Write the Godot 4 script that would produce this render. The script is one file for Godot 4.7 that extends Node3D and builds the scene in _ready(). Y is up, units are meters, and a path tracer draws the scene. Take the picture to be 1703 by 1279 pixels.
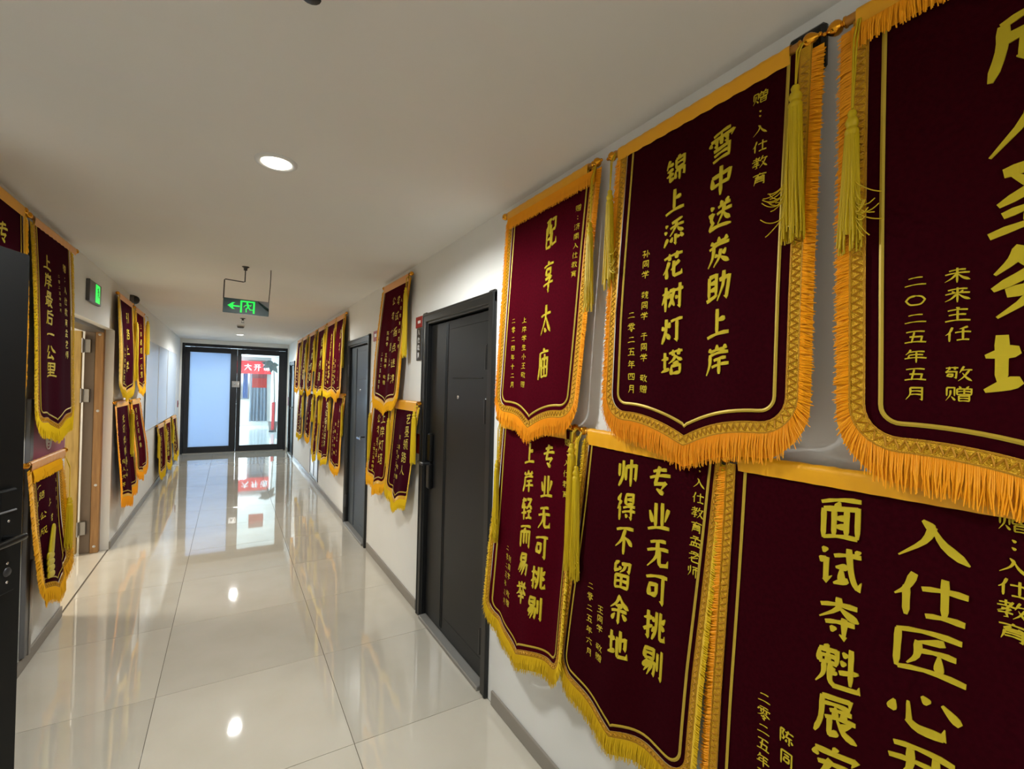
extends Node3D
# A long office corridor hung with gratitude banners. x to the right, y up, the corridor runs towards -z; metres.

const XR := 1.173      # face of the right wall
const XL := -0.94      # face of the left wall
const HC := 2.5        # ceiling
const ZE := -12.3      # face of the glass door at the end
const TILE := 0.795
const LAMP_E := 3.75
const LAMP_Z := [2.0, -2.143, -6.37, -10.38]
var M := {}
var used := {}
var rng := RandomNumberGenerator.new()


func _ready():
	rng.seed = 7
	# ---- camera
	var cam := Camera3D.new(); cam.name = "camera"; add_child(cam)
	cam.position = Vector3(0, 1.6, 0)
	cam.basis = Basis(Vector3.UP, -0.54134) * Basis(Vector3.RIGHT, 0.00701) * Basis(Vector3.BACK, 0.02328)
	cam.fov = 78.78; cam.near = 0.02; cam.far = 200.0; cam.current = true
	# ---- sky, exposure
	var we := WorldEnvironment.new(); we.name = "world_environment"; var env := Environment.new(); we.environment = env; add_child(we)
	var sky := Sky.new(); var sm := ProceduralSkyMaterial.new()
	sm.sky_top_color = Color(0.72, 0.82, 0.92); sm.sky_horizon_color = Color(0.85, 0.92, 0.96); sm.ground_horizon_color = Color(0.6, 0.63, 0.65); sm.ground_bottom_color = Color(0.4, 0.42, 0.43); sm.sky_energy_multiplier = 1.6
	sky.sky_material = sm; env.sky = sky; env.background_mode = Environment.BG_SKY
	env.tonemap_mode = Environment.TONE_MAPPER_LINEAR; env.tonemap_exposure = 1.0
	env.sdfgi_enabled = true; env.ssao_enabled = true; env.ssil_enabled = true
	# ---- large area lights: the daylight of the end room's windows, the panel lamp of the side room
	area("daylight_side_window", Vector3(-2.5, 1.5, -15.8), Vector3(0, -90, 0), Vector2(5.6, 1.9), 31.0, Color(0.78, 0.93, 1.0))
	area("daylight_back_window", Vector3(-0.6, 1.45, -19.5), Vector3(0, 180, 0), Vector2(2.3, 1.0), 20.0, Color(0.82, 0.93, 1.0))
	area("side_room_panel_light", Vector3(-2.6, 2.42, -5.15), Vector3(-90, 0, 0), Vector2(0.5, 0.5), 7.0, Color(1.0, 0.96, 0.88))
	materials()
	shell()
	floor_tiles()
	ceiling_fittings()
	doors_right()
	doors_left()
	end_door()
	end_room()
	side_room()
	wall_fittings()
	banners_right()
	banners_left()


func area(called, at, turn, size, energy, color):
	var l := AreaLight3D.new(); l.name = called; l.position = at; l.rotation_degrees = turn
	l.area_size = size; l.light_energy = energy; l.light_color = color; l.shadow_enabled = true; l.area_range = 40.0; l.area_attenuation = 2.0
	l.area_normalize_energy = true
	add_child(l)


# ------------------------------------------------------------------ materials
func mat(called, color, rough := 0.6, metal := 0.0, spec := 0.5) -> StandardMaterial3D:
	var m := StandardMaterial3D.new(); m.resource_name = called
	m.albedo_color = color; m.roughness = rough; m.metallic = metal; m.metallic_specular = spec
	m.cull_mode = BaseMaterial3D.CULL_DISABLED
	M[called] = m
	return m


func noise_tex(freq, size, colors: Array, octaves := 4, seed_ := 1, normal := false, strength := 4.0) -> NoiseTexture2D:
	var t := NoiseTexture2D.new(); var f := FastNoiseLite.new()
	f.noise_type = FastNoiseLite.TYPE_SIMPLEX_SMOOTH; f.frequency = freq; f.fractal_octaves = octaves; f.seed = seed_
	t.noise = f; t.width = size; t.height = size; t.seamless = true
	if normal:
		t.as_normal_map = true; t.bump_strength = strength
	else:
		var g := Gradient.new(); g.offsets = PackedFloat32Array([0.0, 0.5, 1.0]); g.colors = PackedColorArray(colors); t.color_ramp = g
	return t


func triplanar(m: StandardMaterial3D, scale, world := true):
	m.uv1_triplanar = true; m.uv1_world_triplanar = world; m.uv1_scale = Vector3.ONE * scale


func materials():
	var wall := mat("wall_paint", Color.WHITE, 0.75, 0.0, 0.3)
	wall.albedo_texture = noise_tex(0.008, 256, [Color(0.905, 0.9, 0.885), Color(0.915, 0.91, 0.895), Color(0.925, 0.92, 0.905)], 4, 3); triplanar(wall, 0.35)
	var ceil_ := mat("ceiling_paint", Color.WHITE, 0.85, 0.0, 0.2)
	ceil_.albedo_texture = noise_tex(0.006, 256, [Color(0.895, 0.882, 0.855), Color(0.905, 0.892, 0.868), Color(0.912, 0.9, 0.878)], 3, 5); triplanar(ceil_, 0.3)
	for k in 4:
		var tm := mat("tile_%d" % k, Color(1, 1, 1).darkened(0.012 * k), 0.03, 0.0, 0.707)
		tm.albedo_texture = noise_tex(0.006, 512, [Color(0.792, 0.762, 0.7), Color(0.81, 0.78, 0.722), Color(0.822, 0.793, 0.738)], 5, 11 + k); triplanar(tm, 0.8)
		tm.clearcoat_enabled = true; tm.clearcoat = 0.6; tm.clearcoat_roughness = 0.025
	mat("grout", Color(0.36, 0.32, 0.27), 0.9)
	var fe := mat("end_floor", Color(0.85, 0.87, 0.87), 0.08, 0.0, 0.6)
	mat("baseboard", Color(0.56, 0.53, 0.49), 0.45)
	# cloth
	for a in [["velvet", Color(0.21, 0.016, 0.055)], ["velvet_red", Color(0.305, 0.02, 0.08)], ["velvet_plum", Color(0.235, 0.03, 0.095)]]:
		var v := mat(a[0], a[1], 0.9, 0.0, 0.1)
		v.albedo_texture = noise_tex(0.09, 256, [Color(0.82, 0.82, 0.82), Color(0.93, 0.93, 0.93), Color(1, 1, 1)], 3, 21); triplanar(v, 3.0, false)
		v.rim_enabled = true; v.rim = 0.05; v.rim_tint = 0.8
	mat("fringe_orange", Color(1.0, 0.665, 0.06), 0.55, 0.0, 0.4)
	mat("fringe_yellow", Color(0.9, 0.74, 0.04), 0.55, 0.0, 0.4)
	mat("fringe_amber", Color(0.96, 0.7, 0.05), 0.55, 0.0, 0.4)
	mat("satin_orange", Color(0.96, 0.68, 0.09), 0.4, 0.0, 0.5)
	mat("satin_peach", Color(0.93, 0.66, 0.38), 0.4, 0.0, 0.5)
	var br := mat("braid_gold", Color(0.94, 0.72, 0.13), 0.45, 0.35)
	br.normal_enabled = true; br.normal_texture = noise_tex(0.2, 128, [], 2, 31, true, 6.0); triplanar(br, 14.0, false)
	mat("braid_dark", Color(0.74, 0.52, 0.07), 0.5, 0.35)
	mat("tassel_yellow", Color(0.82, 0.69, 0.03), 0.5, 0.0, 0.45)
	mat("tassel_amber", Color(0.86, 0.62, 0.04), 0.5, 0.0, 0.45)
	var gl := mat("gold_glitter", Color(0.88, 0.78, 0.09), 0.42, 0.25)
	gl.normal_enabled = true; gl.normal_scale = 0.7; gl.normal_texture = noise_tex(0.35, 256, [], 2, 33, true, 10.0); triplanar(gl, 24.0, false)
	mat("piping_gold", Color(0.76, 0.64, 0.18), 0.5, 0.2)
	mat("brass", Color(0.9, 0.62, 0.16), 0.18, 1.0)
	mat("rod_wood", Color(0.75, 0.5, 0.16), 0.35, 0.2)
	# doors and fittings
	mat("door_dark", Color(0.045, 0.047, 0.05), 0.5, 0.0, 0.3)
	mat("door_black", Color(0.078, 0.082, 0.088), 0.42, 0.0, 0.4)
	mat("door_frame_black", Color(0.066, 0.068, 0.072), 0.35, 0.0, 0.5)
	mat("door_blue", Color(0.2, 0.235, 0.27), 0.4, 0.0, 0.5)
	mat("black_gloss", Color(0.025, 0.025, 0.028), 0.3)
	mat("steel", Color(0.62, 0.61, 0.6), 0.32, 1.0)
	mat("brushed_steel", Color(0.58, 0.57, 0.55), 0.45, 0.35)
	mat("chrome", Color(0.85, 0.85, 0.86), 0.12, 1.0)
	mat("dark_steel", Color(0.3, 0.3, 0.31), 0.4, 0.8)
	mat("grey_metal", Color(0.46, 0.46, 0.47), 0.4, 0.5)
	var w1 := mat("wood_leaf", Color.WHITE, 0.5); w1.albedo_texture = noise_tex(0.02, 256, [Color(0.62, 0.5, 0.26), Color(0.7, 0.57, 0.3), Color(0.74, 0.62, 0.35)], 4, 41); w1.uv1_triplanar = true; w1.uv1_scale = Vector3(5, 0.5, 5)
	var w2 := mat("wood_jamb", Color.WHITE, 0.45); w2.albedo_texture = noise_tex(0.02, 256, [Color(0.58, 0.42, 0.25), Color(0.64, 0.47, 0.28), Color(0.7, 0.53, 0.33)], 4, 43); w2.uv1_triplanar = true; w2.uv1_scale = Vector3(5, 0.5, 5)
	mat("wood_rebate", Color(0.5, 0.43, 0.36), 0.5)
	mat("alu_frame", Color(0.13, 0.135, 0.15), 0.4, 0.3)
	var cg := mat("clear_glass", Color(0.9, 0.97, 1.0, 0.06), 0.0); cg.transparency = BaseMaterial3D.TRANSPARENCY_ALPHA
	var fg := mat("frosted_film", Color(0.75, 0.85, 0.9), 0.5, 0.0, 0.4); fg.backlight_enabled = true; fg.backlight = Color(0.78, 0.82, 0.92)
	mat("white_plastic", Color(0.85, 0.85, 0.84), 0.35)
	mat("white_board", Color(0.87, 0.89, 0.905), 0.25)
	mat("grey_plastic", Color(0.35, 0.34, 0.33), 0.45)
	mat("red_paper", Color(0.6, 0.17, 0.15), 0.6)
	mat("red_bright", Color(0.86, 0.11, 0.16), 0.6)
	mat("orange_red", Color(0.8, 0.2, 0.08), 0.5)
	mat("pink_paper", Color(0.62, 0.3, 0.38), 0.5)
	mat("white_print", Color(0.93, 0.93, 0.93), 0.6)
	mat("teal_board", Color(0.02, 0.24, 0.24), 0.3)
	mat("curtain_grey", Color(0.42, 0.47, 0.53), 0.8)
	mat("curtain_blue", Color(0.12, 0.35, 0.62), 0.7)
	mat("leaf_green", Color(0.24, 0.3, 0.3), 0.5)
	mat("terracotta", Color(0.4, 0.36, 0.34), 0.6)
	mat("dark_room", Color(0.3, 0.29, 0.28), 0.8)
	var gr := mat("sign_green", Color(0.05, 0.3, 0.1), 0.4); gr.emission_enabled = true; gr.emission = Color(0.15, 1.0, 0.35); gr.emission_energy_multiplier = 0.95
	var lp := mat("lamp_glow", Color(1, 1, 1), 0.4); lp.emission_enabled = true; lp.emission = Color(1.0, 0.97, 0.9); lp.emission_energy_multiplier = 6.0


# ------------------------------------------------------------------ shapes
class Shape:
	var v := PackedVector3Array()
	var n := PackedVector3Array()
	var ix := PackedInt32Array()

	func tri(a: Vector3, b: Vector3, c: Vector3):      # counterclockwise seen from outside
		var q := (b - a).cross(c - a)
		if q.length_squared() < 1e-18: return
		q = q.normalized(); var k := v.size()
		v.append(a); v.append(c); v.append(b); n.append(q); n.append(q); n.append(q)
		ix.append(k); ix.append(k + 1); ix.append(k + 2)

	func quad(a: Vector3, b: Vector3, c: Vector3, d: Vector3):
		var q := (c - a).cross(d - b)
		if q.length_squared() < 1e-18: return
		q = q.normalized(); var k := v.size()
		v.append(a); v.append(b); v.append(c); v.append(d); n.append(q); n.append(q); n.append(q); n.append(q)
		ix.append(k); ix.append(k + 2); ix.append(k + 1); ix.append(k); ix.append(k + 3); ix.append(k + 2)

	func box(c: Vector3, s: Vector3, e := 0.0):        # a box with edges chamfered by e
		var h := s * 0.5
		e = minf(e, minf(h.x, minf(h.y, h.z)) * 0.9)
		var ax := [Vector3.RIGHT, Vector3.UP, Vector3.BACK]
		for k in 3:
			var u: Vector3 = ax[(k + 1) % 3]; var w: Vector3 = ax[(k + 2) % 3]; var m: Vector3 = ax[k]
			var hu := h[(k + 1) % 3] - e; var hw := h[(k + 2) % 3] - e
			for g in [1.0, -1.0]:
				var o: Vector3 = c + m * h[k] * g
				if g > 0: quad(o - u * hu - w * hw, o + u * hu - w * hw, o + u * hu + w * hw, o - u * hu + w * hw)
				else: quad(o - u * hu - w * hw, o - u * hu + w * hw, o + u * hu + w * hw, o + u * hu - w * hw)
		if e <= 0.0: return
		for k in 3:                                     # edges along axis k
			var i1 := (k + 1) % 3; var i2 := (k + 2) % 3
			var m: Vector3 = ax[k] * (h[k] - e)
			for a in [1.0, -1.0]:
				for b in [1.0, -1.0]:
					var p: Vector3 = c + ax[i1] * a * h[i1] + ax[i2] * b * (h[i2] - e)
					var q: Vector3 = c + ax[i1] * a * (h[i1] - e) + ax[i2] * b * h[i2]
					_out(p - m, p + m, q + m, q - m, c)
		for a in [1.0, -1.0]:
			for b in [1.0, -1.0]:
				for d in [1.0, -1.0]:
					var p1 := c + Vector3(a * h.x, b * (h.y - e), d * (h.z - e))
					var p2 := c + Vector3(a * (h.x - e), b * h.y, d * (h.z - e))
					var p3 := c + Vector3(a * (h.x - e), b * (h.y - e), d * h.z)
					if (p2 - p1).cross(p3 - p1).dot(p1 + p2 + p3 - c * 3.0) > 0: tri(p1, p2, p3)
					else: tri(p1, p3, p2)

	func _out(a: Vector3, b: Vector3, c: Vector3, d: Vector3, mid: Vector3):
		if (c - a).cross(d - b).dot(a + b + c + d - mid * 4.0) > 0: quad(a, b, c, d)
		else: quad(d, c, b, a)

	func grid(rows: Array, toward := Vector3.BACK):     # a smooth sheet of rows of equal length, its face towards that side
		_weave(rows, false, toward)

	func _weave(rows: Array, closed: bool, toward: Vector3):
		var w: int = rows[0].size(); var k := v.size(); var hh := rows.size(); var sum := 0.0
		var mids := PackedVector3Array()
		for r in rows:
			var mid := Vector3.ZERO
			for p in r: mid += p / w
			mids.append(mid)
		for j in hh - 1:
			for i in (w if closed else w - 1):
				var i2 := (i + 1) % w
				var q: Vector3 = (rows[j + 1][i2] - rows[j][i]).cross(rows[j + 1][i] - rows[j][i2])
				sum += q.dot(toward) if not closed else q.dot(rows[j][i] + rows[j + 1][i2] - mids[j] - mids[j + 1])
		var order := range(hh)
		if sum < 0: order.reverse()
		for j in order:
			for p in rows[j]: v.append(p); n.append(Vector3.ZERO)
		for j in hh - 1:
			for i in (w if closed else w - 1):
				var i2 := (i + 1) % w
				var a := k + j * w + i; var b := k + j * w + i2; var c := k + (j + 1) * w + i2; var d := k + (j + 1) * w + i
				var q := (v[c] - v[a]).cross(v[d] - v[b])
				n[a] += q; n[b] += q; n[c] += q; n[d] += q
				ix.append(a); ix.append(c); ix.append(b); ix.append(a); ix.append(d); ix.append(c)
		for t in range(k, v.size()): n[t] = n[t].normalized() if n[t].length_squared() > 1e-24 else Vector3.UP

	func tube(path: PackedVector3Array, radii, sides := 8, caps := true):
		var rows := []; var up := Vector3.UP
		var t0 := (path[1] - path[0]).normalized()
		if absf(t0.dot(up)) > 0.9: up = Vector3.RIGHT
		for j in path.size():
			var t := (path[mini(j + 1, path.size() - 1)] - path[maxi(j - 1, 0)]).normalized()
			var x := up.cross(t).normalized(); var y := t.cross(x); up = y
			var row := PackedVector3Array(); var r: float = radii[j] if radii is Array or radii is PackedFloat32Array else radii
			for s in sides:
				var a := TAU * s / sides
				row.append(path[j] + (x * cos(a) + y * sin(a)) * r)
			rows.append(row)
		_weave(rows, true, Vector3.ZERO)
		if caps:
			for j in [0, rows.size() - 1]:
				var row: PackedVector3Array = rows[j]; var mid := Vector3.ZERO
				for p in row: mid += p / row.size()
				for i in row.size(): _cap(mid, row[i], row[(i + 1) % row.size()], mid - path[1 if j == 0 else path.size() - 2])

	func _cap(a: Vector3, b: Vector3, c: Vector3, outw: Vector3):
		if (b - a).cross(c - a).dot(outw) > 0: tri(a, b, c)
		else: tri(a, c, b)

	func lathe(prof: Array, t: Transform3D, sides := 16):   # prof: [radius, height] pairs, axis y of t
		var rows := []
		for p in prof:
			var row := PackedVector3Array()
			for s in sides:
				var a := -TAU * s / sides
				row.append(t * Vector3(cos(a) * p[0], p[1], sin(a) * p[0]))
			rows.append(row)
		_weave(rows, true, Vector3.ZERO)

	func mesh() -> ArrayMesh:
		var m := ArrayMesh.new()
		if ix.is_empty(): return m
		var a := []; a.resize(Mesh.ARRAY_MAX)
		a[Mesh.ARRAY_VERTEX] = v; a[Mesh.ARRAY_NORMAL] = n; a[Mesh.ARRAY_INDEX] = ix
		m.add_surface_from_arrays(Mesh.PRIMITIVE_TRIANGLES, a)
		return m


func boxs(c, s, e := 0.0) -> Shape:
	var q := Shape.new(); q.box(c, s, e); return q


func numbered(called: String) -> String:
	if not used.has(called):
		used[called] = 0
		return called
	used[called] += 1
	return "%s_%03d" % [called, used[called]]


func part(parent: Node3D, called: String, shape: Shape, material: String, label := "") -> MeshInstance3D:
	var o := MeshInstance3D.new(); o.name = called; o.mesh = shape.mesh(); o.material_override = M[material]
	parent.add_child(o, true)
	if label: o.set_meta("label", label)
	return o


func thing(called, label, category, at := Vector3.ZERO, turn := 0.0, group := "") -> Node3D:
	var o := Node3D.new(); o.name = numbered(called); add_child(o); o.position = at; o.rotation_degrees.y = turn
	o.set_meta("label", label); o.set_meta("category", category)
	if group: o.set_meta("group", group)
	return o


func struct(called, shape: Shape, material: String, label := "") -> MeshInstance3D:
	var o := MeshInstance3D.new(); o.name = called; o.mesh = shape.mesh(); o.material_override = M[material]
	add_child(o); o.set_meta("kind", "structure"); o.set_meta("label", label if label else called.replace("_", " "))
	return o


func struct_root(called, label, at := Vector3.ZERO, turn := 0.0) -> Node3D:
	var o := Node3D.new(); o.name = called; add_child(o); o.position = at; o.rotation_degrees.y = turn
	o.set_meta("kind", "structure"); o.set_meta("label", label)
	return o


# ------------------------------------------------------------------ brush writing
class Flat:                                             # a flat writing surface: s along ax, y along ay, lift along az
	var o: Vector3
	var ax: Vector3
	var ay: Vector3
	var az: Vector3
	func _init(o_, ax_, ay_): o = o_; ax = ax_; ay = ay_; az = ax_.cross(ay_)
	func at(s: float, y: float, lift: float) -> Vector3: return o + ax * s + ay * y + az * lift


func strokes_of(ch: String) -> Array:
	var out := []
	for st in GLYPHS[ch].split("/"):
		var pl := PackedVector2Array()
		for q in st.split(" "): pl.append(Vector2(int(q.substr(0, 2)), int(q.substr(2, 2))) / 99.0)
		out.append(pl)
	return out


# writes one sign, centred at (s, y) on the surface, w wide and h high; pen = width of the brush against the height
func write(shape: Shape, ch: String, surf, s: float, y: float, w: float, h: float, pen: float, slant: float, lift: float, walls := true):
	var k := 0; var all_ := strokes_of(ch)
	pen *= clampf(1.12 - 0.024 * all_.size(), 0.68, 1.0)        # crowded signs are written with a finer brush
	for pl in all_:
		k += 1
		var pts := PackedVector2Array()
		for p in pl:
			var yy: float = p.y - slant * (p.x - 0.5)
			pts.append(Vector2((p.x - 0.5) * w, (0.5 - yy) * h))
		_brush(shape, surf, Vector2(s, y), pts, pen * h, lift + 0.00012 * (k % 5), walls)


func _brush(shape: Shape, surf, at: Vector2, p: PackedVector2Array, pen: float, lift: float, walls: bool):
	var total := 0.0
	for i in p.size() - 1: total += p[i].distance_to(p[i + 1])
	if total < 1e-5: return
	var d := p[p.size() - 1] - p[0]
	var kind := "body"
	if p.size() == 2 and total < pen * 3.4: kind = "dot"
	elif absf(d.y) < 0.3 * absf(d.x) and p.size() == 2: kind = "flat"
	elif d.x < 0 and d.y < 0 and absf(d.x) > 0.22 * absf(d.y) and p[mini(1, p.size() - 1)].y < p[0].y: kind = "left"
	elif d.x > 0 and d.y < 0 and absf(d.x) > 0.45 * absf(d.y) and p[1].y < p[0].y and p[1].x > p[0].x: kind = "right"
	# runs between sharp corners
	var start := 0; var gone := 0.0
	for i in range(1, p.size()):
		var last := i == p.size() - 1
		var sharp := false
		if not last:
			var u := (p[i] - p[i - 1]).normalized(); var q := (p[i + 1] - p[i]).normalized()
			sharp = u.dot(q) < 0.62
		if last or sharp:
			var run := p.slice(start, i + 1)
			var len_ := 0.0
			for j in run.size() - 1: len_ += run[j].distance_to(run[j + 1])
			if start > 0: run[0] -= (run[1] - run[0]).normalized() * pen * 0.35
			_run(shape, surf, at, run, pen, lift, walls, kind, gone / total, (gone + len_) / total, last and start > 0 and len_ < 0.3 * total and len_ < pen * 3.0)
			gone += len_; start = i


func _run(shape: Shape, surf, at: Vector2, p: PackedVector2Array, pen: float, lift: float, walls: bool, kind: String, t0: float, t1: float, hook: bool):
	var c := PackedVector2Array()
	var per := 3 if p.size() > 2 else 5
	for i in p.size() - 1:
		var a := p[i]; var b := p[i + 1]; var bow := Vector2(a.y - b.y, b.x - a.x) * (0.05 if p.size() == 2 and kind == "flat" else 0.0)
		var ta := (p[i + 1] - p[i - 1]) * 0.5 if i > 0 else b - a
		var tb := (p[i + 2] - p[i]) * 0.5 if i < p.size() - 2 else b - a
		for j in per:
			var t := float(j) / per
			c.append((2 * t * t * t - 3 * t * t + 1) * a + (t * t * t - 2 * t * t + t) * ta + (-2 * t * t * t + 3 * t * t) * b + (t * t * t - t * t) * tb + bow * 4.0 * t * (1.0 - t))
	c.append(p[p.size() - 1])
	var m := c.size()
	var top := []; var left := PackedVector3Array(); var right := PackedVector3Array(); var fl := PackedVector3Array(); var fr := PackedVector3Array()
	for i in m:
		var dir := (c[mini(i + 1, m - 1)] - c[maxi(i - 1, 0)]).normalized()
		var r := float(i) / (m - 1); var t := lerpf(t0, t1, r)
		var wd := 1.0
		match kind:
			"dot": wd = lerpf(0.55, 1.3, smoothstep(0.0, 0.7, t)) * (0.6 if t > 0.99 else 1.0)
			"flat": wd = 0.6 + 0.95 * absf(t - 0.4)
			"left": wd = lerpf(1.35, 0.25, pow(t, 1.1))
			"right": wd = lerpf(0.5, 1.4, smoothstep(0.0, 0.78, t)) if t < 0.8 else lerpf(1.4, 0.2, (t - 0.8) / 0.2)
			_: wd = 0.88 + 0.42 * pow(1.0 - t, 4.0) + (0.1 * t if t < 0.85 else 0.1 - 2.2 * (t - 0.85))
		if hook: wd = lerpf(1.0, 0.15, r)
		if t < 0.01: wd *= 0.7
		if t > 0.99 and kind in ["flat", "body"]: wd *= 0.7
		var side := Vector2(-dir.y, dir.x) * pen * 0.5 * wd
		var a := c[i] + side; var b := c[i] - side
		left.append(surf.at(at.x + a.x, at.y + a.y, lift)); right.append(surf.at(at.x + b.x, at.y + b.y, lift))
		if walls:
			fl.append(surf.at(at.x + a.x, at.y + a.y, 0.0)); fr.append(surf.at(at.x + b.x, at.y + b.y, 0.0))
	for i in m - 1:
		shape.quad(left[i], right[i], right[i + 1], left[i + 1])
		if walls:
			shape.quad(fl[i], left[i], left[i + 1], fl[i + 1])
			shape.quad(right[i], fr[i], fr[i + 1], right[i + 1])
	if walls:
		shape.quad(fl[0], fr[0], right[0], left[0])
		shape.quad(left[m - 1], right[m - 1], fr[m - 1], fl[m - 1])


# ------------------------------------------------------------------ banners
class Hang:                                             # where a hung cloth lies: corners in wall coordinates (s along the wall to the right, y up)
	var tl: Vector2; var tr: Vector2; var bl: Vector2; var br: Vector2
	var off := 0.03; var amp := 0.005; var ph := 0.0; var tilt := 0.01
	var sc := 0.0; var yc := 0.0; var W := 0.6; var H := 0.95

	func pos(x: float, y: float, lift: float) -> Vector3:   # nominal x from the middle, y down from the rod (negative)
		return ab(x / W + 0.5, -y / H, lift)

	func ab(a: float, b: float, lift: float) -> Vector3:
		var q := tl.lerp(tr, a).lerp(bl.lerp(br, a), b)
		return Vector3(q.x - sc, q.y - yc, depth(a, b) + lift)

	func depth(a: float, b: float) -> float:
		var g := clampf(b * 1.6, 0.0, 1.0)
		return off + 0.004 + tilt * b + amp * g * (sin(a * 9.0 + ph) + 0.6 * sin(a * 17.0 + ph * 2.3 + b * 1.5) + 0.8 * sin(b * 4.0 + ph)) + amp * 1.4 * g

	func at(s: float, y: float, lift: float) -> Vector3:    # the point over wall coordinates (s, y)
		var b := 0.5
		for i in 2:
			var a_ := clampf((s - lerpf(tl.x, bl.x, b)) / maxf(lerpf(tr.x, br.x, b) - lerpf(tl.x, bl.x, b), 0.01), -0.2, 1.2)
			var yt := lerpf(tl.y, tr.y, a_); var yb := lerpf(bl.y, br.y, a_)
			b = (yt - y) / (yt - yb)
		var a := (s - lerpf(tl.x, bl.x, b)) / maxf(lerpf(tr.x, br.x, b) - lerpf(tl.x, bl.x, b), 0.01)
		return Vector3(s - sc, y - yc, depth(a, b) + lift)


func hem(W: float, H: float, step: float, td := 0.057) -> Array:      # the cloth's edge: left side down, brace-shaped bottom, right side up; [points, outward normals]
	var rc := 0.062; var ys := -(H - td)
	var half := PackedVector2Array()                     # right half from the tip up
	var xe := W / 2 - rc; var m := 12
	for i in m + 1:
		var t := float(i) / m
		half.append(Vector2(t * xe, ys - td * pow(1.0 - t, 2.1)))
	for i in range(1, 8):
		var a := -PI / 2 + PI / 2 * i / 7.0
		half.append(Vector2(xe + cos(a) * rc, ys + rc + sin(a) * rc))
	var y := ys + rc; var cnt := maxi(3, int(-y / step))
	for i in range(1, cnt + 1): half.append(Vector2(W / 2, lerpf(y, 0.0, float(i) / cnt)))
	var pts := PackedVector2Array()
	for i in range(half.size() - 1, 0, -1): pts.append(Vector2(-half[i].x, half[i].y))
	for p in half: pts.append(p)
	var nrm := PackedVector2Array()
	for i in pts.size():
		var d := (pts[mini(i + 1, pts.size() - 1)] - pts[maxi(i - 1, 0)]).normalized()
		nrm.append(Vector2(d.y, -d.x))                     # going left to right along the bottom the outside is below
	return [pts, nrm]


func strip(shape: Shape, h: Hang, pts, nrm, o0: float, o1: float, lift: float, lift1 := -1.0):
	var r0 := PackedVector3Array(); var r1 := PackedVector3Array()
	for i in pts.size():
		var a: Vector2 = pts[i] + nrm[i] * o0; var b: Vector2 = pts[i] + nrm[i] * o1
		a.y = minf(a.y, 0.0); b.y = minf(b.y, 0.0)
		r0.append(h.pos(a.x, a.y, lift)); r1.append(h.pos(b.x, b.y, lift if lift1 < 0 else lift1))
	shape.grid([r0, r1])


func strand(shape: Shape, a: Vector3, b: Vector3, c: Vector3, w: float):     # a yarn of two bends, three sided in front
	var t := (c - a).normalized(); var sd := t.cross(Vector3.BACK).normalized() * w * 0.5; var up := Vector3(0, 0, w * 0.5)
	shape.quad(a - sd, b - sd, b + up, a + up); shape.quad(a + up, b + up, b + sd, a + sd)
	shape.quad(b - sd, c - sd * 0.6, c + up * 0.6, b + up); shape.quad(b + up, c + up * 0.6, c + sd * 0.6, b + sd)


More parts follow.
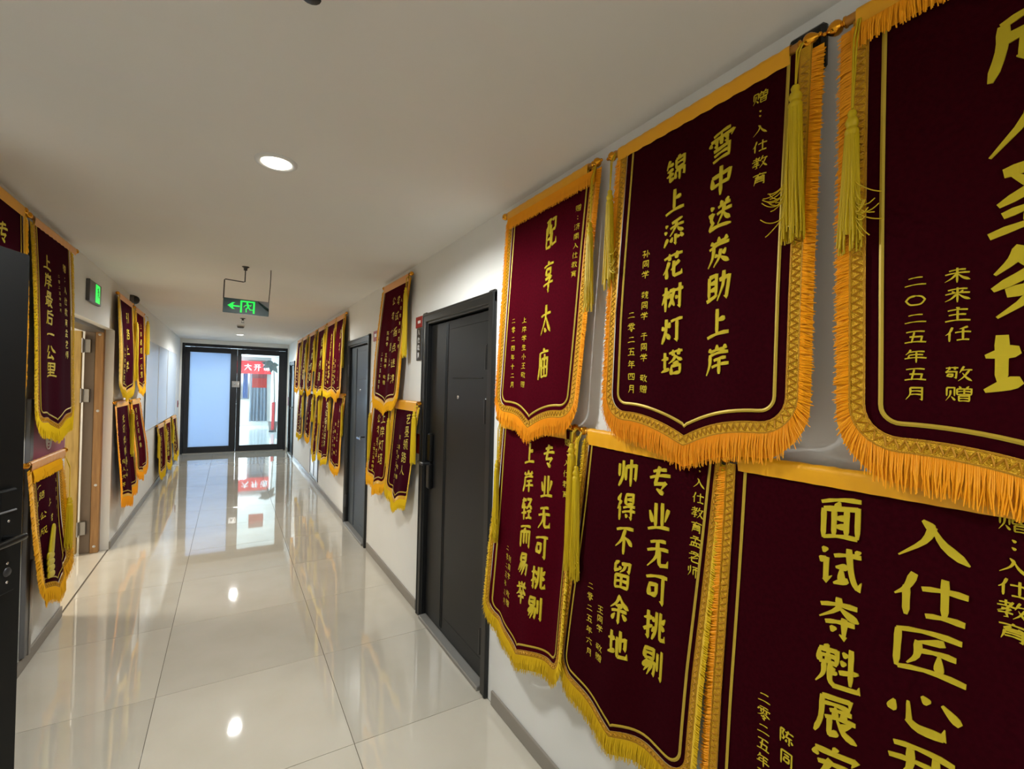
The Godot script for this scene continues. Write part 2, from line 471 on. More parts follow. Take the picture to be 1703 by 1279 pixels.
# d: wall (1 right, -1 left), tl tr bl br, off, cloth, fringe, sleeve, text ..., lod (0 near, 1 middle, 2 far)
func banner(d: Dictionary) -> Node3D:
	var h := Hang.new(); var wall: int = d.wall; var lod: int = d.get("lod", 0)
	h.tl = d.tl; h.tr = d.tr; h.bl = d.bl; h.br = d.br; h.off = d.get("off", 0.03); h.amp = d.get("amp", 0.005); h.ph = d.get("ph", 0.0); h.tilt = d.get("tilt", 0.012)
	h.sc = (h.tl.x + h.tr.x) / 2; h.yc = maxf(h.tl.y, h.tr.y)
	h.W = (h.tl.distance_to(h.tr) + h.bl.distance_to(h.br)) / 2; h.H = (h.tl.y + h.tr.y - h.bl.y - h.br.y) / 2
	var root := thing("award_banner", d.label, "banner", Vector3(XR if wall > 0 else XL, h.yc, h.sc * wall), -90.0 * wall, d.get("group", ""))
	var bw: float = d.get("braid", 0.028); var fs: float = d.get("side", 0.032); var fb: float = d.get("bottom", 0.075); var fringe: String = d.get("fringe", "fringe_orange")
	var step: float = [0.02, 0.04, 0.08][lod]
	var td: float = d.get("drop", 0.057); var e := hem(h.W, h.H, step, td); var pts: PackedVector2Array = e[0]; var nrm: PackedVector2Array = e[1]
	# cloth
	var cl := Shape.new(); var rows := []; var nr: int = [26, 16, 10][lod]
	for j in nr + 1:
		var row := PackedVector3Array()
		for i in pts.size():
			if i > 0 and absf(pts[i].x - pts[i - 1].x) < 1e-6: continue
			var q := pts[i] if i > 0 else Vector2(-h.W / 2, -(h.H - td) + 0.062)
			row.append(h.pos(q.x, lerpf(0.0, q.y, float(j) / nr), 0.0))
		rows.append(row)
	cl.grid(rows)
	var cloth := part(root, "cloth", cl, d.get("cloth", "velvet"))
	# braid, fringe, piping
	var b1 := Shape.new(); strip(b1, h, pts, nrm, -0.001, bw, 0.0032); part(root, "braid_border", b1, d.get("braid_mat", "braid_gold"))
	if lod == 0:
		var zz := Shape.new(); var acc := 0.0; var flip := false; var last := Vector2.INF
		var cum := 0.0
		for i in pts.size() - 1:
			var seg := pts[i].distance_to(pts[i + 1])
			while acc < cum + seg:
				var t := (acc - cum) / seg
				var p := pts[i].lerp(pts[i + 1], t) + nrm[i].lerp(nrm[i + 1], t).normalized() * (0.005 if flip else bw - 0.006)
				if last != Vector2.INF and p.y < -0.03:
					var a := h.pos(last.x, last.y, 0.004); var b := h.pos(p.x, p.y, 0.004)
					var sd := (b - a).cross(Vector3.BACK).normalized() * 0.0017; var up := Vector3(0, 0, 0.0022)
					zz.quad(a - sd, b - sd, b + up, a + up); zz.quad(a + up, b + up, b + sd, a + sd)
				last = p; flip = not flip; acc += 0.0085
			cum += seg
		for o in [0.001, bw - 0.001]:
			strip(zz, h, pts, nrm, o - 0.0015, o + 0.0015, 0.005)
		part(root, "braid_cord", zz, "braid_dark")
	var under := Shape.new(); var yarn := Shape.new()
	var ds: float = [0.0024, 0.0036, 0.009][lod]; var wd: float = [0.0034, 0.0052, 0.012][lod]
	var u0 := PackedVector3Array(); var u1 := PackedVector3Array(); var cum2 := 0.0; var acc2 := 0.0
	for i in pts.size():
		var w := clampf(-nrm[i].y * 1.3 - 0.1, 0.0, 1.0)
		var ln := lerpf(fs, fb, w); var dir := (nrm[i] + Vector2(0, -0.35)).lerp(Vector2(0, -1), w).normalized()
		var a := pts[i] + nrm[i] * bw * 0.8; var b := pts[i] + nrm[i] * bw + dir * ln * 0.82
		a.y = minf(a.y, -0.012); b.y = minf(b.y, -0.014)
		u0.append(h.pos(a.x, a.y, 0.0)); u1.append(h.pos(b.x, b.y, 0.001))
	under.grid([u0, u1])
	for i in pts.size() - 1:
		var seg := pts[i].distance_to(pts[i + 1])
		while acc2 < cum2 + seg:
			var t := (acc2 - cum2) / seg; acc2 += ds * rng.randf_range(0.7, 1.3)
			var nn := nrm[i].lerp(nrm[i + 1], t).normalized(); var p := pts[i].lerp(pts[i + 1], t)
			if p.y > -0.02: continue
			var w := clampf(-nn.y * 1.3 - 0.1, 0.0, 1.0)
			var ln := lerpf(fs, fb, w) * rng.randf_range(0.9, 1.07)
			var dir := (nn + Vector2(0, -0.35 + rng.randf_range(-0.25, 0.25))).lerp(Vector2(rng.randf_range(-0.06, 0.06), -1), w).normalized()
			var a := p + nn * bw * 0.92; var m := a + dir * ln * 0.5; var b := a + (dir + Vector2(rng.randf_range(-0.07, 0.07), 0)) * ln
			var lf := rng.randf_range(0.001, 0.006)
			strand(yarn, h.pos(a.x, a.y, 0.003), h.pos(m.x, m.y, lf + 0.003), h.pos(b.x, b.y, lf), wd)
		cum2 += seg
	part(root, "fringe_backing", under, fringe)
	part(root, "fringe", yarn, fringe).set_meta("kind", "stuff")
	if d.get("piping", true):
		var pp := Shape.new(); var pw: float = d.get("piping_width", 0.0085); var pin: float = d.get("piping_in", 0.023)
		strip(pp, h, pts, nrm, -pin - pw, -pin - pw * 0.5, 0.0018, 0.0036); strip(pp, h, pts, nrm, -pin - pw * 0.5, -pin, 0.0036, 0.0018)
		part(root, "gold_piping", pp, "piping_gold")
	# rod, sleeve and finials
	var ext: Array = d.get("ext", [0.045, 0.045] if lod == 0 else [0.02, 0.02])
	var ang := atan2(h.tr.y - h.tl.y, h.tr.x - h.tl.x)
	var r0 := Vector3(h.tl.x - h.sc - ext[0], h.tl.y - h.yc + 0.014, h.off); var r1 := Vector3(h.tr.x - h.sc + ext[1], h.tr.y - h.yc + 0.014, h.off)
	var sides: int = [14, 10, 6][lod]
	var rd := Shape.new(); rd.tube(PackedVector3Array([r0, r1]), 0.0105, sides); var rod := part(root, "rod", rd, "rod_wood")
	for g in [[r0, 1.0], [r1, -1.0]]:
		var fn := Shape.new(); var ax: float = g[1]
		fn.lathe([[0.0, -0.002], [0.0125, 0.0], [0.0125, 0.004], [0.0075, 0.007], [0.0075, 0.01], [0.0135, 0.016], [0.0165, 0.024], [0.0155, 0.033], [0.011, 0.042], [0.0055, 0.049], [0.0045, 0.052], [0.006, 0.055], [0.0045, 0.059], [0.0, 0.061]],
			Transform3D(Basis(Vector3.BACK, PI / 2 * ax + ang) * Basis.from_scale(Vector3(1, 0.8, 1)), g[0]), sides)
		part(rod, "finial", fn, "brass")
	var top_y: float = d.get("sleeve_drop", 0.03); var na: int = [40, 20, 8][lod]
	# the first rows wrap the rod from behind over the top; the last ones hang down in front
	var wrap := []
	for j in 13:
		var row := PackedVector3Array()
		for i in na + 1:
			var a := float(i) / na; var ru := 0.0135 + (0.0014 * sin(i * 2.1 + h.ph) * sin(i * 0.7) if lod == 0 else 0.0)
			var c := r0.lerp(r1, lerpf(0.03, 0.97, a))
			if j < 9:
				var th := deg_to_rad(lerpf(-80.0, 100.0, j / 8.0))      # angle from straight up, towards the front
				row.append(c + Vector3(0, cos(th), sin(th)) * ru)
			else:
				var q := (j - 8) / 4.0
				var rip := 0.002 * sin(i * 1.7 + h.ph) if lod == 0 else 0.0
				row.append(Vector3(c.x, c.y - lerpf(0.004, top_y + 0.016, q), h.off + lerpf(0.0138, 0.0105 + rip, q)))
		wrap.append(row)
	var sv := Shape.new(); sv.grid(wrap); part(root, "rod_sleeve", sv, d.get("sleeve", "satin_orange"))
	if d.has("top_fringe"):
		var tf := Shape.new(); var tu := Shape.new(); var ln: float = d.top_fringe
		var y0 := -top_y * 0.6
		var ra := PackedVector3Array(); var rb := PackedVector3Array()
		for i in 41:
			var x := lerpf(-h.W / 2 - bw, h.W / 2 + bw, i / 40.0); ra.append(h.pos(x, y0, 0.009)); rb.append(h.pos(x, y0 - ln * 0.8, 0.006))
		tu.grid([ra, rb]); part(root, "fringe_backing", tu, fringe)
		var x := -h.W / 2 - bw
		while x < h.W / 2 + bw:
			var k := ln * rng.randf_range(0.92, 1.05); var x1 := x + rng.randf_range(-0.004, 0.004)
			strand(tf, h.pos(x, y0, 0.011), h.pos((x + x1) / 2, y0 - k * 0.5, rng.randf_range(0.011, 0.016)), h.pos(x1, y0 - k, rng.randf_range(0.008, 0.013)), wd)
			x += ds * rng.randf_range(0.7, 1.3)
		part(root, "top_fringe", tf, fringe).set_meta("kind", "stuff")
	for t in d.get("tassels", []): tassel(root, h, t, d.get("tassel", "tassel_yellow"), lod)
	# writing
	for t in d.get("text", []): column(cloth, h, t, lod)
	return root


# t: [signs from top to bottom, first sign's place, last sign's place, width, height, pen, slant]
func column(cloth: Node3D, h: Hang, t: Array, lod: int):
	var s: String = t[0]; var k := s.length(); var joined := Shape.new()
	for i in k:
		if s[i] == " ": continue
		var c: Vector2 = t[1].lerp(t[2], float(i) / maxi(1, k - 1))
		var hh: float = t[4]
		var single := lod == 0 or (lod == 1 and hh > 0.05)
		var q := Shape.new() if single else joined
		write(q, s[i], h, c.x, c.y, t[3], hh * (0.85 if s[i] == "二" or s[i] == "三" else 1.0), t[5], t[6] if t.size() > 6 else 0.0, 0.0022 if hh > 0.06 else 0.0016, hh > 0.06 and lod == 0)
		if single: part(cloth, "character", q, "gold_glitter")
	if joined.ix.size(): part(cloth, "inscription", joined, "gold_glitter").set_meta("kind", "stuff")


# t: [s, y of the cord's top, y of the knot, y of the skirt's end, radius, stray ends to (s)]
func tassel(root: Node3D, h: Hang, t: Array, material: String, lod: int):
	var x: float = t[0] - h.sc; var r: float = t[4]; var yk: float = t[2] - h.yc; var ye: float = t[3] - h.yc
	var z := h.off + 0.016 + r + 0.004
	var sk := Shape.new(); var count: int = [46, 22, 10][lod]; var hang := 0.065 if r > 0.012 else 0.05
	var dens: float = [0.0042, 0.007, 0.014][lod]
	for i in count:
		var a := TAU * i / count + rng.randf_range(-0.05, 0.05); var rr := sqrt(rng.randf()) * 0.35 + 0.65
		var top := Vector3(x + cos(a) * r * 0.8, yk - hang + 0.01, z + sin(a) * r * 0.8)
		var mid := Vector3(x + cos(a) * r * 1.25 * rr, lerpf(yk - hang, ye, 0.5), z + sin(a) * r * 1.0 * rr)
		var ln := ye + rng.randf_range(-0.02, 0.03)
		var end := Vector3(x + cos(a) * r * 1.45 * rr + rng.randf_range(-0.006, 0.006), ln, maxf(z + sin(a) * r * 1.0 * rr, h.off + 0.016))
		sk.tube(PackedVector3Array([top, mid, end]), dens * 0.5, 4, false)
	# a solid core, so that nothing shows through
	sk.lathe([[r * 0.82, 0.0], [r * 0.95, (ye - yk + hang) * 0.5], [r * 1.0, ye - yk + hang + 0.02]], Transform3D(Basis(), Vector3(x, yk - hang, z)) * Transform3D(Basis.from_scale(Vector3(1, 1, 0.8))), 12)
	if t.size() > 5:
		var sg: float = t[5]
		for i in 13 if lod == 0 else 3:
			var y0 := ye + rng.randf_range(0.02, 0.1); var out := sg * rng.randf_range(0.25, 1.0)
			var p0 := Vector3(x + signf(sg) * r * 0.8, y0 + 0.03, z + r * 0.6); var p1 := p0 + Vector3(out * 0.45, -0.03, 0.006); var p2 := p0 + Vector3(out, rng.randf_range(-0.05, 0.015), 0.008)
			var cv := Curve3D.new(); cv.add_point(p0, Vector3.ZERO, (p1 - p0) * 0.6); cv.add_point(p2, (p1 - p2) * 0.6, Vector3.ZERO); cv.bake_interval = 0.012
			var bp := cv.get_baked_points()
			if bp.size() > 1: sk.tube(bp, 0.0012, 4, true)
	var o := part(root, "tassel", sk, material)
	var kn := Shape.new()
	kn.lathe([[0.0, 0.0], [r * 0.45, -0.002], [r * 0.62, -0.008], [r * 0.5, -0.016], [r * 0.72, -0.02], [r * 0.9, -0.028], [r * 0.72, -0.036], [r * 0.6, -0.038], [r * 0.85, -0.042], [r * 0.95, -0.048], [r * 0.8, -0.055], [r * 0.9, -hang], [0.0, -hang]], Transform3D(Basis(), Vector3(x, yk, z)), 14 if lod == 0 else 8)
	part(o, "knot", kn, material)
	var cd := Shape.new(); var yt: float = t[1] - h.yc
	cd.tube(PackedVector3Array([Vector3(x, yt, h.off + 0.014), Vector3(x, lerpf(yt, yk, 0.25), z - 0.002), Vector3(x, yk + 0.002, z)]), 0.0022, 6, true)
	cd.tube(PackedVector3Array([Vector3(x + 0.004, yt, h.off + 0.014), Vector3(x + 0.005, lerpf(yt, yk, 0.3), z - 0.003), Vector3(x + 0.001, yk + 0.002, z)]), 0.0018, 6, true)
	part(o, "cord", cd, material)


# ------------------------------------------------------------------ the shell
# openings in a wall along z: boxes between them, and above them up to the ceiling
func wall_along_z(x0: float, x1: float, z0: float, z1: float, top: float, holes: Array) -> Shape:
	var q := Shape.new(); var z := z0
	for h in holes:                                        # [from z, to z, bottom, top], going towards -z
		if z - h[0] > 0.001: q.box(Vector3((x0 + x1) / 2, top / 2, (z + h[0]) / 2), Vector3(x1 - x0, top, z - h[0]))
		q.box(Vector3((x0 + x1) / 2, (top + h[3]) / 2, (h[0] + h[1]) / 2), Vector3(x1 - x0, top - h[3], h[0] - h[1]))
		if h[2] > 0: q.box(Vector3((x0 + x1) / 2, h[2] / 2, (h[0] + h[1]) / 2), Vector3(x1 - x0, h[2], h[0] - h[1]))
		z = h[1]
	if z - z1 > 0.001: q.box(Vector3((x0 + x1) / 2, top / 2, (z + z1) / 2), Vector3(x1 - x0, top, z - z1))
	return q


const D1 := [-2.15, -3.13, 0.0, 2.07]
const D2 := [-4.68, -5.62, 0.0, 2.06]
const D3 := [-10.95, -11.8, 0.0, 2.03]
const L1 := [-1.47, -2.4, 0.0, 2.07]
const L2 := [-4.23, -5.69, 0.0, 2.05]

func shell():
	struct("wall_right", wall_along_z(XR, XR + 0.16, 3.2, -12.32, HC, [D1, D2, D3]), "wall_paint", "white painted right wall of the corridor")
	struct("wall_left", wall_along_z(XL - 0.12, XL, 3.2, -12.32, HC, [L1, L2]), "wall_paint", "white painted left wall of the corridor")
	struct("wall_back", boxs(Vector3(0.12, HC / 2, 3.28), Vector3(2.5, HC, 0.16)), "wall_paint", "white wall behind the viewer")
	var q := Shape.new()                                    # wall round the glass door
	q.box(Vector3(0.12, 2.455, -12.38), Vector3(2.36, 0.09, 0.12)); q.box(Vector3(-2.0, HC / 2, -12.38), Vector3(2.1, HC, 0.12)); q.box(Vector3(2.25, HC / 2, -12.38), Vector3(2.1, HC, 0.12))
	q.box(Vector3(-0.93, HC / 2, -12.35), Vector3(0.05, HC, 0.1)); q.box(Vector3(1.17, HC / 2, -12.35), Vector3(0.03, HC, 0.1))
	struct("wall_end", q, "wall_paint", "white wall over the glass door")
	struct("ceiling", boxs(Vector3(0, HC + 0.06, -8.2), Vector3(10, 0.12, 23.4)), "ceiling_paint", "plain off-white painted ceiling")
	# baseboards: pieces between the doors
	var b := Shape.new()
	for s in [[3.2, -2.07], [-3.205, -4.6], [-5.7, -10.88], [-11.87, -12.3]]:
		b.box(Vector3(XR - 0.006, 0.036, (s[0] + s[1]) / 2), Vector3(0.012, 0.07, s[0] - s[1]), 0.002)
	struct("baseboard_right", b, "baseboard", "grey tiled baseboard along the right wall")
	b = Shape.new()
	for s in [[3.2, -1.4], [-2.47, -4.23], [-5.69, -12.3]]:
		b.box(Vector3(XL + 0.006, 0.036, (s[0] + s[1]) / 2), Vector3(0.012, 0.07, s[0] - s[1]), 0.002)
	struct("baseboard_left", b, "baseboard", "grey tiled baseboard along the left wall")
	# shallow dark rooms behind the closed doors of the right wall are not open to view: the leaves shut them


func floor_tiles():
	var fl := struct("floor", boxs(Vector3(-0.3, -0.054, -8.2), Vector3(9.6, 0.1, 23.4)), "grout", "cream polished porcelain tile floor")
	var xs := [XL, -0.286, 0.511, XR]
	var meshes := {}
	var row := 0
	var z := -2.138 + TILE * 6
	while z > -12.3:
		var z1: float = maxf(z - TILE, -12.32); var z0: float = minf(z, 3.2)
		if z0 - z1 > 0.05:
			for c in 3:
				var w: float = xs[c + 1] - xs[c] - 0.0025; var d: float = z0 - z1 - 0.0025
				var key := "%.3f %.3f" % [w, d]
				if not meshes.has(key): meshes[key] = boxs(Vector3.ZERO, Vector3(w, 0.008, d), 0.0008).mesh()
				var o := MeshInstance3D.new(); o.name = "tile"; o.mesh = meshes[key]; o.material_override = M["tile_%d" % rng.randi_range(0, 3)]
				o.position = Vector3((xs[c] + xs[c + 1]) / 2, -0.004, (z0 + z1) / 2); fl.add_child(o, true)
		z -= TILE
	part(fl, "doorway_paving", boxs(Vector3(-2.5, -0.004, -5.3), Vector3(3.1, 0.008, 3.5)), "tile_1")
	part(fl, "doorway_paving", boxs(Vector3(-1.6, -0.004, -1.94), Vector3(1.3, 0.008, 1.2)), "tile_1")
	part(fl, "end_paving", boxs(Vector3(0.2, -0.004, -16.1), Vector3(6.2, 0.008, 7.5)), "end_floor")


func ceiling_fittings():
	var where := ["behind the viewer", "nearest, in the middle of the corridor ceiling", "hidden behind the hanging exit sign", "farthest, close to the glass door"]
	for k in 4:
		var at := Vector3(0.14, HC, LAMP_Z[k])
		var t := thing("ceiling_light", "round recessed white downlight, the one " + where[k], "ceiling light", at, 0.0, "recessed downlights")
		var r := Shape.new(); r.lathe([[0.056, -0.002], [0.06, -0.007], [0.072, -0.009], [0.079, -0.004], [0.08, 0.0]], Transform3D(), 32); part(t, "trim_ring", r, "white_plastic")
		var g := Shape.new(); g.lathe([[0.0, -0.015], [0.03, -0.014], [0.046, -0.011], [0.055, -0.006], [0.056, 0.0]], Transform3D(), 28); part(t, "lamp", g, "lamp_glow")
		var l := SpotLight3D.new(); l.name = "downlight_glow"; l.light_energy = LAMP_E; l.light_color = Color(0.985, 1.0, 0.99); l.spot_range = 40; l.spot_attenuation = 2.0
		l.spot_angle = 86.0; l.spot_angle_attenuation = 0.36; l.light_size = 0.05; l.shadow_enabled = true
		t.add_child(l); l.position = Vector3(0, -0.022, 0); l.rotation_degrees = Vector3(-90, 0, 0)
	for g in [[-1.1, "small metal fire sprinkler on the ceiling near the top edge"], [-7.7, "small metal fire sprinkler beyond the hanging exit sign"]]:
		var t := thing("sprinkler", g[1], "sprinkler", Vector3(0.13, HC, g[0]), 0.0, "fire sprinklers")
		var c := Shape.new(); c.lathe([[0.034, 0.0], [0.033, -0.006], [0.014, -0.01], [0.012, -0.03], [0.0, -0.03]], Transform3D(), 18); part(t, "cup", c, "dark_steel")
		var d := Shape.new(); d.box(Vector3(-0.011, -0.045, 0), Vector3(0.004, 0.034, 0.005), 0.001); d.box(Vector3(0.011, -0.045, 0), Vector3(0.004, 0.034, 0.005), 0.001)
		d.lathe([[0.0, -0.06], [0.02, -0.061], [0.021, -0.064], [0.0, -0.065]], Transform3D(), 14); part(t, "deflector", d, "dark_steel")
	var t := thing("smoke_detector", "round white smoke detector before the far downlight", "smoke detector", Vector3(0.12, HC, -8.7))
	var s := Shape.new(); s.lathe([[0.055, 0.0], [0.055, -0.012], [0.052, -0.018], [0.0, -0.018]], Transform3D(), 24); part(t, "base", s, "white_plastic")
	s = Shape.new(); s.lathe([[0.05, -0.018], [0.048, -0.03], [0.04, -0.042], [0.0, -0.046]], Transform3D(), 24); part(t, "cover", s, "grey_plastic")
	exit_sign()


func exit_sign():
	# a board hung by a bent wire from one ceiling mount
	var z := -4.2
	var t := thing("exit_sign", "hanging green exit sign with arrow and running figure, its right corner peeled", "exit sign", Vector3(0.093, 2.18, z), 0.0)
	var w := 0.312; var h := 0.112
	t.rotation_degrees.z = -1.2
	part(t, "board", boxs(Vector3.ZERO, Vector3(w, h, 0.02), 0.002), "teal_board")
	var f := Shape.new()                                    # arrow
	var a := Flat.new(Vector3(0, 0, 0.0102), Vector3.RIGHT, Vector3.UP)
	f.box(Vector3(-0.07, -0.001, 0.0108), Vector3(0.05, 0.011, 0.0016)); 
	for g in [1, -1]:
		f.quad(Vector3(-0.125, 0, 0.0116), Vector3(-0.108, 0, 0.0116), Vector3(-0.075, 0.026 * g, 0.0116), Vector3(-0.094, 0.026 * g, 0.0116))
		f.quad(Vector3(-0.125, -0.003, 0.0116), Vector3(-0.085, -0.003, 0.0116), Vector3(-0.085, 0.003, 0.0116), Vector3(-0.125, 0.003, 0.0116))
	f.quad(Vector3(-0.094, 0.026, 0.0113), Vector3(-0.125, 0, 0.0113), Vector3(-0.094, -0.026, 0.0113), Vector3(-0.085, 0, 0.0113))
	part(t, "arrow", f, "sign_green")
	f = Shape.new()                                         # doorway frame with the figure
	for b in [[-0.0355, 0.0, 0.013, 0.094], [0.051, 0.0, 0.013, 0.094], [0.008, 0.041, 0.087, 0.012]]: f.box(Vector3(b[0], b[1], 0.0112), Vector3(b[2], b[3], 0.0024))
	part(t, "door_symbol", f, "sign_green")
	part(t, "running_figure", runner(Vector3(0.008, -0.004, 0.0108), 0.083), "sign_green")
	f = Shape.new()                                         # peeled corner
	f.quad(Vector3(0.075, 0.0565, 0.0105), Vector3(0.155, 0.004, 0.0105), Vector3(0.156, 0.0565, 0.0105), Vector3(0.1, 0.0565, 0.0105))
	part(t, "bare_corner", f, "grey_metal", "bare grey corner where the film is torn off")
	f = Shape.new(); f.grid([PackedVector3Array([Vector3(0.075, 0.056, 0.0108), Vector3(0.11, 0.032, 0.0112), Vector3(0.155, 0.002, 0.0108)]), PackedVector3Array([Vector3(0.082, 0.04, 0.02), Vector3(0.115, 0.012, 0.028), Vector3(0.15, -0.014, 0.016)]), PackedVector3Array([Vector3(0.1, 0.03, 0.018), Vector3(0.125, 0.0, 0.024), Vector3(0.152, -0.02, 0.013)])])
	part(t, "curled_film", f, "teal_board")
	f = Shape.new()
	f.tube(PackedVector3Array([Vector3(-0.154, 0.05, 0), Vector3(-0.154, 0.19, 0), Vector3(-0.148, 0.197, 0), Vector3(-0.03, 0.196, -0.02), Vector3(-0.018, 0.2, -0.03), Vector3(-0.018, 0.31, -0.03)]), 0.0042, 8)
	f.lathe([[0.0, 0.0], [0.012, 0.0], [0.014, 0.02], [0.026, 0.026], [0.026, 0.032]], Transform3D(Basis(), Vector3(-0.018, 0.29, -0.03)), 14)
	part(t, "hanger", f, "dark_steel"); f = Shape.new()
	f.tube(PackedVector3Array([Vector3(0.152, 0.05, 0), Vector3(0.158, 0.2, 0), Vector3(0.158, 0.316, 0)]), 0.003, 8)
	part(t, "hanger", f, "dark_steel")


func runner(c: Vector3, s: float) -> Shape:              # a running figure of limbs, s high
	var q := Shape.new()
	q.lathe([[0.0, 0.002], [s * 0.09, 0.002], [s * 0.09, 0.0], [0.0, 0.0]], Transform3D(Basis(Vector3.RIGHT, PI / 2), c + Vector3(-0.04 * s, 0.38 * s, 0)), 12)
	for l in [[0.0, 0.26, 0.06, 0.0, 0.16], [0.0, 0.25, -0.2, 0.17, 0.07], [-0.2, 0.17, -0.3, 0.03, 0.06], [0.04, 0.25, 0.24, 0.16, 0.07], [0.24, 0.16, 0.28, 0.28, 0.06], [0.05, 0.02, -0.12, -0.16, 0.1], [-0.12, -0.16, -0.1, -0.42, 0.085], [0.07, 0.02, 0.22, -0.2, 0.1], [0.22, -0.2, 0.4, -0.2, 0.08]]:
		var a := Vector3(l[0], l[1], 0) * s; var b := Vector3(l[2], l[3], 0) * s; var d: Vector3 = (b - a).normalized() * l[4] * s * 0.5; var p := Vector3(-d.y, d.x, 0)
		q.quad(c + a - d - p + Vector3(0, 0, 0.002), c + b + d - p + Vector3(0, 0, 0.002), c + b + d + p + Vector3(0, 0, 0.002), c + a - d + p + Vector3(0, 0, 0.002))
	return q


# ------------------------------------------------------------------ doors
# a security door in the right wall; local: x along the wall to the right (towards the viewer), y up, z out into the corridor
func security_door(called, label, hole: Array, leaf_m: String, frame_m: String, near: bool):
	var w: float = hole[0] - hole[1]; var h: float = hole[3]
	var t := struct_root(called, label, Vector3(XR, 0, (hole[0] + hole[1]) / 2), -90)
	var fw := 0.062
	var f := Shape.new()                                    # stepped frame: outer flange on the wall and inner rebate
	for s in [-1, 1]:
		f.box(Vector3(s * (w / 2 + fw / 2 - 0.03), h / 2 + 0.02, 0.008), Vector3(fw, h + 0.04, 0.024), 0.006)
		f.box(Vector3(s * (w / 2 - 0.022), h / 2, -0.03), Vector3(0.044, h, 0.08), 0.004)
		f.box(Vector3(s * (w / 2 + 0.022), h / 2 + 0.012, 0.018), Vector3(0.018, h + 0.02, 0.012), 0.004)
	f.box(Vector3(0, h + fw / 2 - 0.03, 0.0082), Vector3(w + 2 * fw - 0.06, fw, 0.024), 0.006)
	f.box(Vector3(0, h - 0.022, -0.03), Vector3(w - 0.088, 0.044, 0.08), 0.004)
	f.box(Vector3(0, h + 0.022, 0.018), Vector3(w + 0.05, 0.018, 0.012), 0.004)
	part(t, "frame", f, frame_m)
	var lw := w - 0.094; var lh := h - 0.075
	var leaf := part(t, "leaf", boxs(Vector3(0, lh / 2 + 0.026, -0.045), Vector3(lw, lh, 0.05), 0.004), leaf_m)
	var p := Shape.new()                                    # pressed lines
	var x0 := -lw / 2
	for x in [0.3, 0.325]: p.box(Vector3(x0 + lw * x, lh / 2 + 0.03, -0.0195), Vector3(0.009, lh - 0.04, 0.008), 0.003)
	p.box(Vector3(x0 + lw * 0.66, 1.65, -0.0195), Vector3(lw * 0.46, 0.007, 0.007), 0.003)
	for y in [lh - 0.06, 0.1]: p.box(Vector3(x0 + lw * 0.66, y + 0.03, -0.0195), Vector3(lw * 0.58, 0.004, 0.003), 0.001)
	part(leaf, "pressed_line", p, leaf_m)
	part(t, "threshold", boxs(Vector3(0, 0.012, -0.025), Vector3(w - 0.09, 0.024, 0.11), 0.004), "brushed_steel", "brushed steel threshold")
	var hx := -lw / 2 + 0.055 if near else lw / 2 - 0.075; var dir := 1.0 if near else -1.0
	var pl := Shape.new()
	if near:                                                # smart lock: two long black plates and a flat lever
		pl.box(Vector3(hx, 1.18, -0.008), Vector3(0.062, 0.19, 0.028), 0.008); pl.box(Vector3(hx, 0.985, -0.006), Vector3(0.062, 0.17, 0.03), 0.008)
	else: pl.box(Vector3(hx, 1.05, -0.01), Vector3(0.05, 0.36, 0.02), 0.006)
	var plate := part(leaf, "lock_plate", pl, "black_gloss")
	var lv := Shape.new(); lv.tube(PackedVector3Array([Vector3(hx, 1.07, -0.005), Vector3(hx, 1.07, 0.05)]), 0.011, 12)
	if near: lv.box(Vector3(hx - 0.035, 1.07, 0.046), Vector3(0.11, 0.022, 0.014), 0.005)
	else: lv.box(Vector3(hx - 0.07, 1.05, 0.045), Vector3(0.15, 0.024, 0.014), 0.005)
	part(leaf, "lever", lv, "dark_steel" if near else "chrome")
	var pe := Shape.new(); pe.lathe([[0.0, 0.006], [0.006, 0.006], [0.011, 0.004], [0.012, 0.0]], Transform3D(Basis(Vector3.RIGHT, PI / 2), Vector3(0.02, 1.535, -0.02)), 16); part(leaf, "peephole", pe, "chrome")
	var hs := lw / 2 - 0.002 if near else -lw / 2 + 0.002
	for y in ([1.757, 1.47, 0.256] if near else [1.75, 1.45, 0.26]):
		var hg := Shape.new(); hg.tube(PackedVector3Array([Vector3(hs, y - 0.065, 0.008), Vector3(hs, y + 0.065, 0.008)]), 0.012, 12)
		hg.lathe([[0.0, 0.01], [0.006, 0.008], [0.009, 0.0]], Transform3D(Basis(), Vector3(hs, y + 0.065, 0.008)), 10)
		part(t, "hinge", hg, "black_gloss" if near else "dark_steel")


func doors_right():
	security_door("door_1", "black steel security door with a smart lock, beside the large banners", D1, "door_black", "door_frame_black", true)
	security_door("door_2", "dark blue-grey steel door with a chrome lever, halfway down the corridor", D2, "door_blue", "door_frame_black", false)
	security_door("door_3", "dark steel door at the far end of the right wall", D3, "door_blue", "door_frame_black", false)
	# what lies behind the right wall is shut off by a second skin
	struct("wall_right_backing", boxs(Vector3(XR + 0.2, HC / 2, -6.5), Vector3(0.06, HC, 12.0)), "dark_room", "dark backing behind the right-hand doors")


